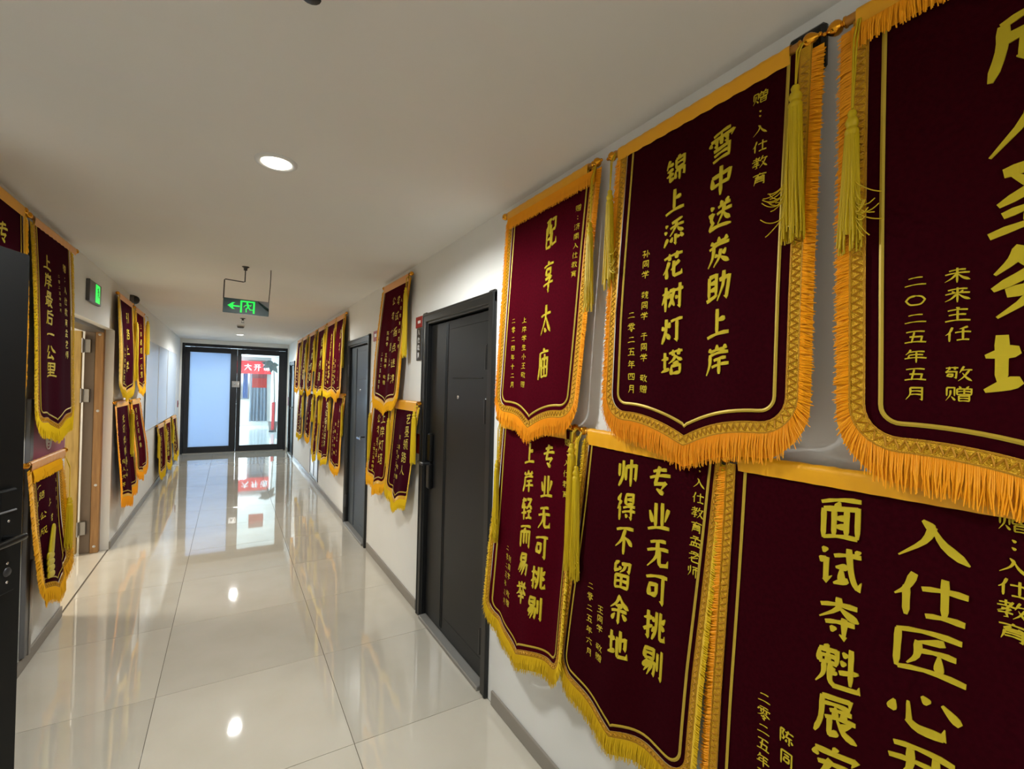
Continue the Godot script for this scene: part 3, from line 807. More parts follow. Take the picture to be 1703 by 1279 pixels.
func doors_left():
	# the black door swung a little way into the corridor: hinge near the viewer, free edge far
	var hinge := Vector3(-0.945, 0, -1.5); var free := Vector3(-0.632, 0, -2.36)
	var dirv := (free - hinge); var w := dirv.length(); var t := struct_root("door_4", "black steel door standing ajar at the left edge, lever handle on its face", hinge, rad_to_deg(atan2(-dirv.z, dirv.x)))
	# local x along the leaf to its free edge; the corridor side is +z
	var leaf := part(t, "leaf", boxs(Vector3(w / 2, 1.035, -0.03), Vector3(w, 2.01, 0.06), 0.004), "door_dark")
	var pl := Shape.new(); pl.box(Vector3(w - 0.085, 1.03, 0.008), Vector3(0.075, 0.36, 0.022), 0.006); part(leaf, "lock_plate", pl, "door_dark")
	var lv := Shape.new(); lv.tube(PackedVector3Array([Vector3(w - 0.1, 1.045, 0.01), Vector3(w - 0.1, 1.045, 0.06)]), 0.012, 12)
	lv.tube(PackedVector3Array([Vector3(w - 0.235, 1.04, 0.06), Vector3(w - 0.16, 1.042, 0.062), Vector3(w - 0.1, 1.045, 0.062), Vector3(w - 0.075, 1.045, 0.06)]), [0.009, 0.0115, 0.0125, 0.011], 12)
	part(leaf, "lever", lv, "black_gloss")
	var slot := Shape.new(); slot.box(Vector3(w - 0.095, 1.135, 0.021), Vector3(0.075, 0.006, 0.008), 0.002); part(leaf, "plate_rim", slot, "grey_metal")
	for y in [1.1, 0.955, 0.89]:
		var sc := Shape.new(); sc.lathe([[0.0, 0.003], [0.004, 0.002], [0.005, 0.0]], Transform3D(Basis(Vector3.RIGHT, PI / 2), Vector3(w - 0.085, y, 0.019)), 10); part(leaf, "screw", sc, "chrome")
	var kh := Shape.new(); kh.lathe([[0.0, 0.004], [0.013, 0.004], [0.016, 0.0]], Transform3D(Basis(Vector3.RIGHT, PI / 2), Vector3(w - 0.085, 0.925, 0.019)), 16); part(leaf, "key_cylinder", kh, "dark_steel")
	var ed := Shape.new(); ed.box(Vector3(w + 0.001, 1.0, -0.03), Vector3(0.003, 0.26, 0.024), 0.001); part(leaf, "latch_plate", ed, "steel")
	var f := Shape.new()                                    # its frame in the left wall
	var z0: float = L1[0]; var z1: float = L1[1]
	var fr := struct_root("trim_1", "black frame of the door at the left edge")
	for z in [z0 + 0.015, z1 - 0.015]: f.box(Vector3(XL - 0.045, 1.05, z), Vector3(0.12, 2.1, 0.06), 0.005)
	f.box(Vector3(XL - 0.045, 2.07, (z0 + z1) / 2), Vector3(0.12, 0.06, z0 - z1 - 0.03), 0.005)
	part(fr, "frame", f, "door_frame_black")
	# the small dark room behind it
	var q := Shape.new()
	q.box(Vector3(-2.3, HC / 2, -1.94), Vector3(0.1, HC, 1.4)); q.box(Vector3(-1.66, HC / 2, -1.29), Vector3(1.2, HC, 0.1)); q.box(Vector3(-1.66, HC / 2, -2.6), Vector3(1.2, HC, 0.1))
	struct("wall_store", q, "dark_room", "walls of the small room behind the black door")
	# the wooden doorway further on
	var dj := struct_root("door_5", "wooden doorway on the left with a pale yellow leaf opened inwards", Vector3(-1.0, 0, -5.69))
	var zf := 0.0                                           # the far side of the opening is at local z 0
	part(dj, "jamb", boxs(Vector3(-0.035, 1.03, zf + 0.03), Vector3(0.06, 2.06, 0.06), 0.004), "wood_jamb")
	part(dj, "jamb_rebate", boxs(Vector3(-0.105, 1.02, zf + 0.02), Vector3(0.075, 2.04, 0.04), 0.004), "wood_rebate")
	part(dj, "jamb", boxs(Vector3(-0.06, 1.03, 1.43), Vector3(0.11, 2.06, 0.05), 0.004), "wood_jamb")
	part(dj, "head", boxs(Vector3(-0.075, 2.045, 0.73), Vector3(0.14, 0.05, 1.34), 0.004), "grey_metal", "pale metal head of the door frame")
	var lf := part(dj, "leaf", boxs(Vector3(-0.6, 1.02, 0.085), Vector3(0.9, 2.0, 0.045), 0.003), "wood_leaf")
	for y in [1.89, 1.44, 0.24]:
		var hg := Shape.new(); hg.box(Vector3(-0.118, y, 0.062), Vector3(0.05, 0.12, 0.044), 0.002); hg.tube(PackedVector3Array([Vector3(-0.142, y - 0.065, 0.113), Vector3(-0.142, y + 0.065, 0.113)]), 0.008, 10)
		part(dj, "hinge", hg, "steel")
	for y in [2.0, 1.3, 0.62, 0.06]:
		var sc := Shape.new(); sc.lathe([[0.0, 0.006], [0.008, 0.005], [0.012, 0.0]], Transform3D(Basis(Vector3.RIGHT, PI / 2), Vector3(-0.035, y, 0.06)), 12); part(dj, "screw_cap", sc, "white_plastic")


func end_door():
	var t := struct_root("door_6", "black framed double glass door at the end of the corridor", Vector3(0.124, 0, ZE - 0.05))
	var z := 0.0; var d := 0.07
	var f := Shape.new()                                    # outer frame
	for s in [-1, 1]: f.box(Vector3(s * 1.008, 1.205, z), Vector3(0.054, 2.41, d), 0.004)
	f.box(Vector3(0, 2.375, z), Vector3(1.96, 0.068, d), 0.004)
	part(t, "frame", f, "alu_frame")
	part(t, "threshold", boxs(Vector3(0, 0.007, z), Vector3(1.96, 0.014, 0.09), 0.003), "brushed_steel")
	for s in [-1, 1]:                                       # two leaves
		var lf := Node3D.new(); lf.name = "door_leaf"; t.add_child(lf, true)
		var x0 := 0.001 if s > 0 else -0.98; var x1 := 0.98 if s > 0 else -0.001
		var gx0 := 0.081 if s > 0 else -0.889; var gx1 := 0.85 if s > 0 else -0.129
		var q := Shape.new()
		q.box(Vector3((x0 + gx0) / 2, 1.175, z + 0.004), Vector3(gx0 - x0, 2.32, 0.055), 0.004); q.box(Vector3((gx1 + x1) / 2, 1.175, z + 0.004), Vector3(x1 - gx1, 2.32, 0.055), 0.004)
		q.box(Vector3((gx0 + gx1) / 2, 2.28, z + 0.004), Vector3(gx1 - gx0, 0.115, 0.055), 0.004); q.box(Vector3((gx0 + gx1) / 2, 0.08, z + 0.004), Vector3(gx1 - gx0, 0.13, 0.055), 0.004)
		part(lf, "stile_and_rail", q, "alu_frame")
		var g := boxs(Vector3((gx0 + gx1) / 2, 1.183, z), Vector3(gx1 - gx0 + 0.01, 2.085, 0.008))
		if s < 0: part(lf, "frosted_pane", g, "frosted_film", "pane covered with pale blue frosted film")
		else: part(lf, "clear_pane", g, "clear_glass")
	var lk := Shape.new(); lk.box(Vector3(-0.02, 1.535, 0.042), Vector3(0.15, 0.14, 0.022), 0.004)
	part(t, "lock_plate", lk, "steel")
	lk = Shape.new(); lk.lathe([[0.0, 0.012], [0.02, 0.01], [0.022, 0.0]], Transform3D(Basis(Vector3.RIGHT, PI / 2), Vector3(-0.04, 1.54, 0.053)), 14); lk.box(Vector3(0.03, 1.54, 0.056), Vector3(0.02, 0.06, 0.008), 0.002)
	part(t, "turn_knob", lk, "chrome")
	lk = Shape.new(); lk.lathe([[0.0, 0.012], [0.012, 0.01], [0.014, 0.0]], Transform3D(Basis(Vector3.RIGHT, PI / 2), Vector3(0.0, 1.09, 0.032)), 14); part(t, "key_cylinder", lk, "chrome")
	var c := thing("notice_card", "red paper notice on the clear pane of the glass door", "notice", Vector3(0.58, 1.575, ZE - 0.07))
	part(c, "card", boxs(Vector3.ZERO, Vector3(0.3, 0.22, 0.004)), "red_bright")
	part(c, "clear_sleeve", boxs(Vector3(0.0, 0.16, 0.0), Vector3(0.3, 0.1, 0.003)), "pink_paper")


func end_room():
	var zb := -19.7
	var q := Shape.new()
	# walls with window openings: back wall (window left of the curtain) and left wall (long window)
	q.box(Vector3(-2.35, HC / 2, zb - 0.08), Vector3(1.1, HC, 0.16)); q.box(Vector3(2.0, HC / 2, zb - 0.08), Vector3(2.7, HC, 0.16))
	q.box(Vector3(-0.575, 0.45, zb - 0.08), Vector3(2.45, 0.9, 0.16)); q.box(Vector3(-0.575, 2.3, zb - 0.08), Vector3(2.45, 0.4, 0.16))
	struct("wall_far", q, "wall_paint", "pale wall at the back of the room beyond the glass door")
	struct("wall_far_left", wall_along_z(-2.86, -2.7, -12.3, -19.8, HC, [[-12.9, -18.8, 0.5, 2.45]]), "wall_paint", "window wall of the room beyond the glass door")
	struct("wall_far_right", boxs(Vector3(3.1, HC / 2, -16.1), Vector3(0.16, HC, 7.6)), "wall_paint", "right wall of the room beyond the glass door")
	for w in [["window_1", Vector3(-0.575, 1.5, zb - 0.05), 2.45, 1.2, 0.0, 3], ["window_2", Vector3(-2.78, 1.475, -15.85), 5.9, 1.95, 90.0, 5]]:
		var t := struct_root(w[0], "white framed window of the far room", w[1], w[4])
		var f := Shape.new(); var ww: float = w[2]; var hh: float = w[3]; var cnt: int = w[5]
		for s in [-1, 1]: f.box(Vector3(s * (ww / 2 - 0.025), 0, 0), Vector3(0.05, hh, 0.06), 0.004); f.box(Vector3(0, s * (hh / 2 - 0.025), 0), Vector3(ww - 0.1, 0.05, 0.06), 0.004)
		for k in range(1, cnt): f.box(Vector3(-ww / 2 + ww * k / cnt, 0, 0), Vector3(0.05, hh - 0.1, 0.05), 0.004)
		part(t, "window_frame", f, "white_plastic")
		part(t, "pane", boxs(Vector3.ZERO, Vector3(ww - 0.1, hh - 0.1, 0.006)), "clear_glass")
	# pillar on the right
	struct("trim_2", boxs(Vector3(1.5, HC / 2, -19.2), Vector3(0.42, HC, 0.9), 0.01), "wall_paint", "pale pillar beside the grey curtain")
	# curtain
	var t := thing("curtain", "long grey pleated curtain in the room beyond the glass door", "curtain", Vector3(0.9, 0, zb + 0.12))
	var r0 := PackedVector3Array(); var r1 := PackedVector3Array(); var r2 := PackedVector3Array()
	for i in 61:
		var x := lerpf(-0.27, 0.27, i / 60.0); var zz := sin(i * 0.52) * 0.045 + sin(i * 0.31) * 0.012
		r0.append(Vector3(x * 0.9, 2.36, zz * 0.6)); r1.append(Vector3(x, 1.2, zz)); r2.append(Vector3(x * 1.06, 0.16, zz * 1.2))
	var cs := Shape.new(); cs.grid([r0, r1, r2]); part(t, "cloth", cs, "curtain_grey")
	var rl := Shape.new(); rl.tube(PackedVector3Array([Vector3(-0.35, 2.38, 0), Vector3(0.35, 2.38, 0)]), 0.012, 10); part(t, "rail", rl, "steel")
	t = thing("curtain", "narrow blue curtain strip at the bright far window", "curtain", Vector3(0.47, 0, zb + 0.1))
	r0 = PackedVector3Array(); r1 = PackedVector3Array()
	for i in 21:
		var x := lerpf(-0.07, 0.07, i / 20.0); r0.append(Vector3(x, 2.3, sin(i * 1.1) * 0.02)); r1.append(Vector3(x * 1.1, 1.0, sin(i * 1.1) * 0.03))
	cs = Shape.new(); cs.grid([r0, r1]); part(t, "cloth", cs, "curtain_blue")
	rl = Shape.new(); rl.tube(PackedVector3Array([Vector3(-0.1, 2.31, 0), Vector3(0.1, 2.31, 0), Vector3(0.1, 2.31, -0.1)]), 0.01, 8); part(t, "rail", rl, "steel")
	# red banner with white signs
	t = thing("wall_banner", "red wall banner with large white characters, seen through the glass door", "banner", Vector3(0.4, 2.12, zb + 0.3))
	part(t, "cloth", boxs(Vector3(0.0, 0, 0), Vector3(2.0, 0.46, 0.006)), "red_bright")
	var fl := Flat.new(Vector3(0, 0, 0.003), Vector3.RIGHT, Vector3.UP); var k := 0
	for ch in ["大", "开", "课"]:
		var s := Shape.new(); write(s, ch, fl, 0.13 + 0.3 * k, 0.0, 0.25, 0.26, 0.14, 0.0, 0.004, true); part(t, "character", s, "white_print"); k += 1
	var ex := Shape.new(); ex.box(Vector3(0.94, 0.03, 0.005), Vector3(0.03, 0.17, 0.004)); ex.box(Vector3(0.94, -0.1, 0.005), Vector3(0.03, 0.03, 0.004)); part(t, "exclamation_mark", ex, "white_print")
	# tall plant with broad leaves
	t = thing("tall_plant", "tall potted plant with broad grey-green leaves before the red banner", "plant", Vector3(1.25, 0, -17.6))
	var pot := Shape.new(); pot.lathe([[0.0, 0.0], [0.11, 0.0], [0.15, 0.26], [0.16, 0.28], [0.14, 0.28], [0.13, 0.25], [0.0, 0.25]], Transform3D(), 20); part(t, "pot", pot, "terracotta")
	var st := Shape.new(); st.tube(PackedVector3Array([Vector3(0, 0.2, 0), Vector3(0.03, 1.1, 0), Vector3(0.0, 1.9, 0), Vector3(-0.06, 2.2, 0)]), [0.02, 0.017, 0.014, 0.01], 8); part(t, "stem", st, "terracotta")
	for a in [[-0.34, 0.12, 0.1], [-0.14, 0.2, 0.06], [0.2, 0.06, -0.04], [-0.05, -0.22, 0.12], [-0.3, -0.05, -0.06], [0.16, -0.22, 0.05]]:
		var lf := Shape.new(); var tip := Vector3(a[0], a[1], a[2]); var side := tip.cross(Vector3.BACK).normalized() * 0.075; var rows := []
		for j in 7:
			var u := j / 6.0; var w := sin(PI * pow(u, 0.7)) ; var c := Vector3(-0.06, 2.18, 0) + tip * u + Vector3(0, -0.06 * u * u, 0)
			rows.append(PackedVector3Array([c - side * w, c + Vector3(0, 0, -0.015 * w), c + side * w]))
		lf.grid(rows); part(t, "leaf", lf, "leaf_green")
	# roll-up stand
	t = thing("rollup_stand", "dark and red roll-up stand beside the pillar beyond the glass door", "display stand", Vector3(1.2, 0, -16.9), 62.0)
	part(t, "print", boxs(Vector3(0, 0.5, 0), Vector3(0.2, 0.9, 0.006)), "red_bright"); part(t, "base", boxs(Vector3(0, 0.03, 0), Vector3(0.24, 0.06, 0.14), 0.008), "alu_frame")
	part(t, "post", boxs(Vector3(0.11, 0.5, 0), Vector3(0.03, 0.92, 0.03), 0.004), "alu_frame")


func side_room():
	var q := Shape.new()
	q.box(Vector3(-4.05, HC / 2, -5.3), Vector3(0.1, HC, 3.6)); q.box(Vector3(-2.53, HC / 2, -3.5), Vector3(2.94, HC, 0.1)); q.box(Vector3(-2.53, HC / 2, -7.05), Vector3(2.94, HC, 0.1))
	struct("wall_side_room", q, "wall_paint", "pale walls of the room behind the wooden doorway")
	var t := thing("panel_light", "square white ceiling panel light in the room behind the wooden doorway", "ceiling light", Vector3(-2.6, HC, -5.15))
	part(t, "frame", boxs(Vector3(0, -0.012, 0), Vector3(0.6, 0.024, 0.6), 0.004), "white_plastic"); part(t, "lamp", boxs(Vector3(0, -0.026, 0), Vector3(0.54, 0.006, 0.54)), "lamp_glow")


func wall_fittings():
	# right wall; local x towards the viewer along the wall, z out
	var t := thing("door_sign", "small red and white door number plate above the black door's left side", "door sign", Vector3(XR, 2.062, -3.275), -90.0)
	part(t, "plate", boxs(Vector3(0, 0, 0.004), Vector3(0.13, 0.08, 0.008), 0.001), "red_paper"); part(t, "print", boxs(Vector3(0.01, 0.0, 0.009), Vector3(0.05, 0.02, 0.002)), "white_print")
	t = thing("name_plate", "tall dark metal name plate under the red plate beside the black door", "name plate", Vector3(XR, 1.9, -3.262), -90.0)
	part(t, "plate", boxs(Vector3(0, 0, 0.005), Vector3(0.09, 0.235, 0.01), 0.002), "dark_steel")
	var fl := Flat.new(Vector3(0, 0, 0.01), Vector3.RIGHT, Vector3.UP); var s := Shape.new(); var k := 0
	for ch in ["入", "仕", "教", "育"]: write(s, ch, fl, 0.0, 0.085 - 0.055 * k, 0.045, 0.045, 0.12, 0.0, 0.001, false); k += 1
	part(t, "inscription", s, "white_print")
	t = thing("sticker", "small orange-red sticker on the wall left of the black door's lock", "sticker", Vector3(XR, 1.18, -3.245), -90.0)
	part(t, "paper", boxs(Vector3(0, 0, 0.001), Vector3(0.07, 0.14, 0.002)), "orange_red")
	t = thing("door_sign", "small red and white plate on the wall right of the blue-grey door", "door sign", Vector3(XR, 2.06, -4.46), -90.0)
	part(t, "plate", boxs(Vector3(0, 0, 0.004), Vector3(0.16, 0.095, 0.008), 0.001), "red_paper"); part(t, "print", boxs(Vector3(0.0, 0.005, 0.009), Vector3(0.07, 0.03, 0.002)), "white_print")
	t = thing("sticker", "pink paper notice beside the farthest dark door", "sticker", Vector3(XR, 1.16, -12.06), -90.0)
	part(t, "paper", boxs(Vector3(0, 0, 0.002), Vector3(0.22, 0.2, 0.004)), "pink_paper")
	t = thing("wall_hatch", "low white two-part hatch in a dark frame under the far banners", "hatch", Vector3(XR, 0.31, -8.0), -90.0)
	var f := Shape.new(); f.box(Vector3(-0.385, 0, 0.006), Vector3(0.03, 0.42, 0.016), 0.002); f.box(Vector3(0.385, 0, 0.006), Vector3(0.03, 0.42, 0.016), 0.002); f.box(Vector3(0, 0, 0.006), Vector3(0.03, 0.38, 0.016), 0.002)
	f.box(Vector3(0, 0.2, 0.0061), Vector3(0.8, 0.025, 0.016), 0.002); f.box(Vector3(0, -0.2, 0.0061), Vector3(0.8, 0.025, 0.016), 0.002)
	part(t, "frame", f, "grey_metal"); part(t, "panel", boxs(Vector3(-0.19, 0, 0.004), Vector3(0.34, 0.37, 0.006)), "white_plastic"); part(t, "panel", boxs(Vector3(0.19, 0, 0.004), Vector3(0.34, 0.37, 0.006)), "white_plastic")
	t = thing("wall_speaker", "small black box on the wall behind the gilt rod end, under the ceiling", "speaker", Vector3(XR, 2.41, -0.598), -90.0)
	part(t, "housing", boxs(Vector3(0, 0, 0.012), Vector3(0.085, 0.11, 0.022), 0.008), "black_gloss"); part(t, "grille", boxs(Vector3(0, 0.0, 0.024), Vector3(0.06, 0.085, 0.003), 0.001), "door_black")
	# left wall; local x away from the viewer, z out
	t = thing("exit_light", "small green lit exit sign above the wooden doorway", "exit sign", Vector3(XL, 2.262, -4.81), 90.0)
	part(t, "housing", boxs(Vector3(0, 0, 0.012), Vector3(0.36, 0.165, 0.024), 0.004), "grey_plastic")
	var g := boxs(Vector3(0.06, 0, 0.0245), Vector3(0.13, 0.14, 0.003)); part(t, "lit_panel", g, "sign_green")
	part(t, "running_figure", runner(Vector3(0.06, 0.0, 0.026), 0.1), "teal_board")
	t = thing("dome_camera", "small dark dome camera on the wall above the left banners", "security camera", Vector3(XL, 2.452, -6.43), 90.0)
	s = Shape.new(); s.lathe([[0.06, 0.0], [0.058, 0.03], [0.05, 0.035], [0.0, 0.035]], Transform3D(Basis(Vector3.RIGHT, PI / 2), Vector3.ZERO), 20); part(t, "base", s, "grey_plastic")
	s = Shape.new(); s.lathe([[0.047, 0.033], [0.042, 0.055], [0.028, 0.072], [0.0, 0.08]], Transform3D(Basis(Vector3.RIGHT, PI / 2), Vector3.ZERO), 20); part(t, "dome", s, "black_gloss")
	t = thing("poster", "pink poster with a white swirl emblem under the tall left banner", "poster", Vector3(XL, 1.235, -3.89), 90.0)
	part(t, "board", boxs(Vector3(0, 0, 0.004), Vector3(0.6, 0.26, 0.008)), "pink_paper")
	s = Shape.new()
	for r in [0.03, 0.05, 0.07]:
		var p := PackedVector3Array()
		for i in 15: p.append(Vector3(cos(i * 0.33 + r * 30) * r * 0.7 - 0.03, sin(i * 0.33 + r * 30) * r, 0.009))
		s.tube(p, 0.004, 6)
	part(t, "emblem", s, "white_print")
	for b in [[-8.1, 1.14, "nearest the wooden doorway"], [-9.26, 1.14, "the middle one of three"], [-10.6, 1.5, "nearest the glass door"]]:
		t = thing("whiteboard", "large pale blue-white wall board, " + b[2], "whiteboard", Vector3(XL + 0.004, 1.52, b[0]), 90.0, "wall boards on the left wall")
		part(t, "panel", boxs(Vector3(0, 0, 0.008), Vector3(b[1], 1.18, 0.014), 0.002), "white_board")
		f = Shape.new(); var hw: float = b[1] / 2
		for sg in [-1, 1]: f.box(Vector3(sg * (hw - 0.004), 0, 0.009), Vector3(0.008, 1.18, 0.018), 0.002); f.box(Vector3(0, sg * 0.586, 0.009), Vector3(2 * hw - 0.016, 0.008, 0.018), 0.002)
		part(t, "edge", f, "white_plastic")
	t = thing("wall_switch", "small dark red call button on the left wall beside the glass door", "switch", Vector3(XL, 1.1, -12.02), 90.0)
	part(t, "plate", boxs(Vector3(0, 0, 0.005), Vector3(0.1, 0.14, 0.01), 0.002), "red_paper"); part(t, "button", boxs(Vector3(0, 0, 0.012), Vector3(0.04, 0.04, 0.006), 0.001), "dark_steel")
	t = thing("cable_trunking", "grey upright cable trunking on the left wall beside the black door", "trunking", Vector3(XL, 0, -3.53), 90.0)
	part(t, "channel", boxs(Vector3(0, 0.78, 0.012), Vector3(0.05, 1.4, 0.022), 0.003), "grey_metal"); part(t, "cover", boxs(Vector3(0.045, 0.33, 0.014), Vector3(0.03, 0.52, 0.026), 0.003), "steel")


# ------------------------------------------------------------------ banners along the right wall (s = z)
func banners_right():
	var big := "large award banners on the right wall"
	banner({"wall": 1, "label": "largest maroon banner at the upper right corner, cut by the frame, fringe along its top", "group": big,
		"tl": Vector2(-0.461, 2.405), "tr": Vector2(0.19, 2.405), "bl": Vector2(-0.446, 1.466), "br": Vector2(0.19, 1.466), "drop": 0.055, "off": 0.034, "tilt": 0.02, "ph": 1.2,
		"fringe": "fringe_orange", "top_fringe": 0.05, "sleeve_drop": 0.03, "cloth": "velvet",
		"tassels": [[-0.478, 2.4, 2.2, 1.915, 0.014, 0.055]],
		"text": [["未来主任 敬赠", Vector2(-0.31, 1.821), Vector2(-0.305, 1.608), 0.037, 0.028, 0.12], ["二〇二五年五月", Vector2(-0.37, 1.82), Vector2(-0.366, 1.607), 0.036, 0.026, 0.12],
			["成人圣务地", Vector2(-0.222, 2.214), Vector2(-0.218, 1.664), 0.115, 0.12, 0.14, 0.16]]})
	banner({"wall": 1, "label": "maroon banner second from the right in the upper row, two columns of seven gold characters", "group": big,
		"tl": Vector2(-1.16, 2.412), "tr": Vector2(-0.6, 2.412), "bl": Vector2(-1.186, 1.474), "br": Vector2(-0.607, 1.474), "ext": [0.06, -0.004], "off": 0.034, "tilt": 0.02, "ph": 0.3,
		"fringe": "fringe_orange", "sleeve_drop": 0.02, "cloth": "velvet", "braid_mat": "braid_gold",
		"tassels": [[-0.594, 2.42, 2.315, 1.965, 0.016, -0.055], [-1.213, 2.42, 2.29, 1.96, 0.014, 0.045]],
		"text": [["雪中送炭助上岸", Vector2(-0.801, 2.273), Vector2(-0.788, 1.689), 0.078, 0.083, 0.13, 0.17], ["锦上添花树灯塔", Vector2(-0.953, 2.267), Vector2(-0.942, 1.686), 0.073, 0.078, 0.13, 0.17],
			["赠：入仕教育", Vector2(-0.695, 2.349), Vector2(-0.687, 2.136), 0.04, 0.031, 0.12],
			["孙同学 魏同学 于同学 敬赠", Vector2(-1.054, 2.033), Vector2(-1.046, 1.606), 0.03, 0.025, 0.12], ["二零二五年四月", Vector2(-1.104, 1.844), Vector2(-1.097, 1.605), 0.031, 0.027, 0.12]]})
	banner({"wall": 1, "label": "crimson banner with one column of four characters, right of the black door", "group": big,
		"tl": Vector2(-1.91, 2.425), "tr": Vector2(-1.345, 2.425), "bl": Vector2(-1.955, 1.458), "br": Vector2(-1.43, 1.458), "ext": [0.065, 0.0], "off": 0.032, "tilt": 0.022, "ph": 2.2, "amp": 0.004,
		"fringe": "fringe_orange", "top_fringe": 0.055, "piping_in": 0.016, "sleeve_drop": 0.028, "cloth": "velvet_red",
		"tassels": [[-1.318, 2.42, 2.21, 1.9, 0.013]],
		"text": [["配享太庙", Vector2(-1.589, 2.25), Vector2(-1.605, 1.705), 0.07, 0.135, 0.085, 0.1],
			["赠：济南入仕教育", Vector2(-1.416, 2.298), Vector2(-1.43, 2.045), 0.034, 0.026, 0.12],
			["上岸学生小王敬赠", Vector2(-1.779, 1.906), Vector2(-1.768, 1.617), 0.04, 0.029, 0.12], ["二零二四年十二月", Vector2(-1.862, 1.91), Vector2(-1.855, 1.614), 0.028, 0.028, 0.12]]})
	banner({"wall": 1, "label": "maroon banner in the lower row next to the black door", "group": big,
		"tl": Vector2(-1.97, 1.435), "tr": Vector2(-1.432, 1.435), "bl": Vector2(-2.02, 0.458), "br": Vector2(-1.452, 0.458), "ext": [0.04, -0.02], "off": 0.022, "tilt": 0.02, "ph": 3.4, "amp": 0.011,
		"fringe": "fringe_yellow", "side": 0.02, "braid": 0.018, "piping_in": 0.016, "sleeve": "satin_orange", "cloth": "velvet_red", "braid_mat": "braid_gold",
		"tassels": [[-1.985, 1.45, 1.25, 0.87, 0.013, 0.04], [-1.405, 1.45, 1.395, 0.92, 0.016, 0.03]],
		"text": [["专业无可挑剔", Vector2(-1.587, 1.319), Vector2(-1.622, 0.682), 0.08, 0.1, 0.12, 0.15], ["上岸轻而易举", Vector2(-1.729, 1.313), Vector2(-1.727, 0.708), 0.078, 0.1, 0.12, 0.15],
			["赠：入仕教育", Vector2(-1.467, 1.39), Vector2(-1.475, 1.182), 0.04, 0.03, 0.12], ["刘同学 敬赠", Vector2(-1.845, 0.814), Vector2(-1.833, 0.621), 0.034, 0.03, 0.12], ["二零二五年三月", Vector2(-1.891, 0.847), Vector2(-1.876, 0.61), 0.034, 0.027, 0.12]]})
	banner({"wall": 1, "label": "maroon banner in the lower row, second from the black door", "group": big,
		"tl": Vector2(-1.33, 1.43), "tr": Vector2(-0.805, 1.42), "bl": Vector2(-1.435, 0.485), "br": Vector2(-0.86, 0.475), "ext": [0.02, -0.04], "off": 0.028, "tilt": 0.022, "ph": 4.6, "amp": 0.008,
		"fringe": "fringe_yellow", "side": 0.02, "braid": 0.018, "piping_in": 0.014, "sleeve": "satin_orange", "cloth": "velvet",
		"tassels": [[-1.368, 1.44, 1.315, 0.9, 0.015, 0.045]],
		"text": [["专业无可挑剔", Vector2(-0.997, 1.325), Vector2(-0.993, 0.775), 0.085, 0.092, 0.125, 0.17], ["帅得不留余地", Vector2(-1.132, 1.327), Vector2(-1.129, 0.772), 0.085, 0.092, 0.125, 0.17],
			["：入仕教育孟老师", Vector2(-0.856, 1.385), Vector2(-0.859, 1.097), 0.042, 0.032, 0.12], ["王同学 敬赠", Vector2(-1.218, 0.845), Vector2(-1.216, 0.685), 0.032, 0.026, 0.12], ["二零二五年六月", Vector2(-1.274, 0.906), Vector2(-1.266, 0.679), 0.032, 0.026, 0.12]]})
	banner({"wall": 1, "label": "maroon banner at the lower right corner, cut by the frame, very large gold characters", "group": big,
		"tl": Vector2(-0.744, 1.415), "tr": Vector2(-0.16, 1.415), "bl": Vector2(-0.768, 0.46), "br": Vector2(-0.18, 0.46), "ext": [0.01, 0.03], "off": 0.034, "tilt": 0.02, "ph": 5.1,
		"fringe": "fringe_orange", "sleeve_drop": 0.014, "side": 0.028, "braid": 0.026, "cloth": "velvet",
		"text": [["入仕匠心开", Vector2(-0.345, 1.333), Vector2(-0.349, 0.905), 0.118, 0.088, 0.135, 0.15], ["面试夺魁展宏", Vector2(-0.498, 1.334), Vector2(-0.491, 0.815), 0.085, 0.09, 0.13, 0.15],
			["赠：入仕教育", Vector2(-0.238, 1.393), Vector2(-0.236, 1.212), 0.04, 0.031, 0.12], ["陈同学 敬赠", Vector2(-0.589, 0.816), Vector2(-0.585, 0.58), 0.033, 0.034, 0.12], ["二零二五年五月", Vector2(-0.644, 0.873), Vector2(-0.641, 0.655), 0.032, 0.03, 0.12]]})
	# the three between the black and the blue-grey door
	var mid := "award banners between the two nearer doors"
	banner({"wall": 1, "lod": 1, "label": "upper of three banners between the black door and the blue-grey door, yellow fringe", "group": mid,
		"tl": Vector2(-4.07, 2.43), "tr": Vector2(-3.42, 2.42), "bl": Vector2(-4.22, 1.44), "br": Vector2(-3.6, 1.44), "cloth": "velvet_red", "off": 0.034, "tilt": 0.03, "ph": 0.8, "amp": 0.007,
		"fringe": "fringe_amber", "sleeve": "satin_peach", "sleeve_drop": 0.035, "tassels": [[-3.4, 2.42, 2.33, 1.82, 0.016]],
		"text": [["考试指点迷津", Vector2(-3.634, 2.267), Vector2(-3.678, 1.65), 0.085, 0.075, 0.105, 0.15], ["公考一路上岸", Vector2(-3.77, 2.284), Vector2(-3.78, 1.66), 0.08, 0.07, 0.105, 0.15], ["入仕教育孟老师", Vector2(-3.56, 2.26), Vector2(-3.57, 1.9), 0.035, 0.032, 0.13],
			["陈同学 王同学 敬赠", Vector2(-3.88, 2.03), Vector2(-3.95, 1.62), 0.045, 0.036, 0.13], ["二零二五年四月", Vector2(-4.0, 1.86), Vector2(-4.07, 1.58), 0.045, 0.034, 0.13]]})
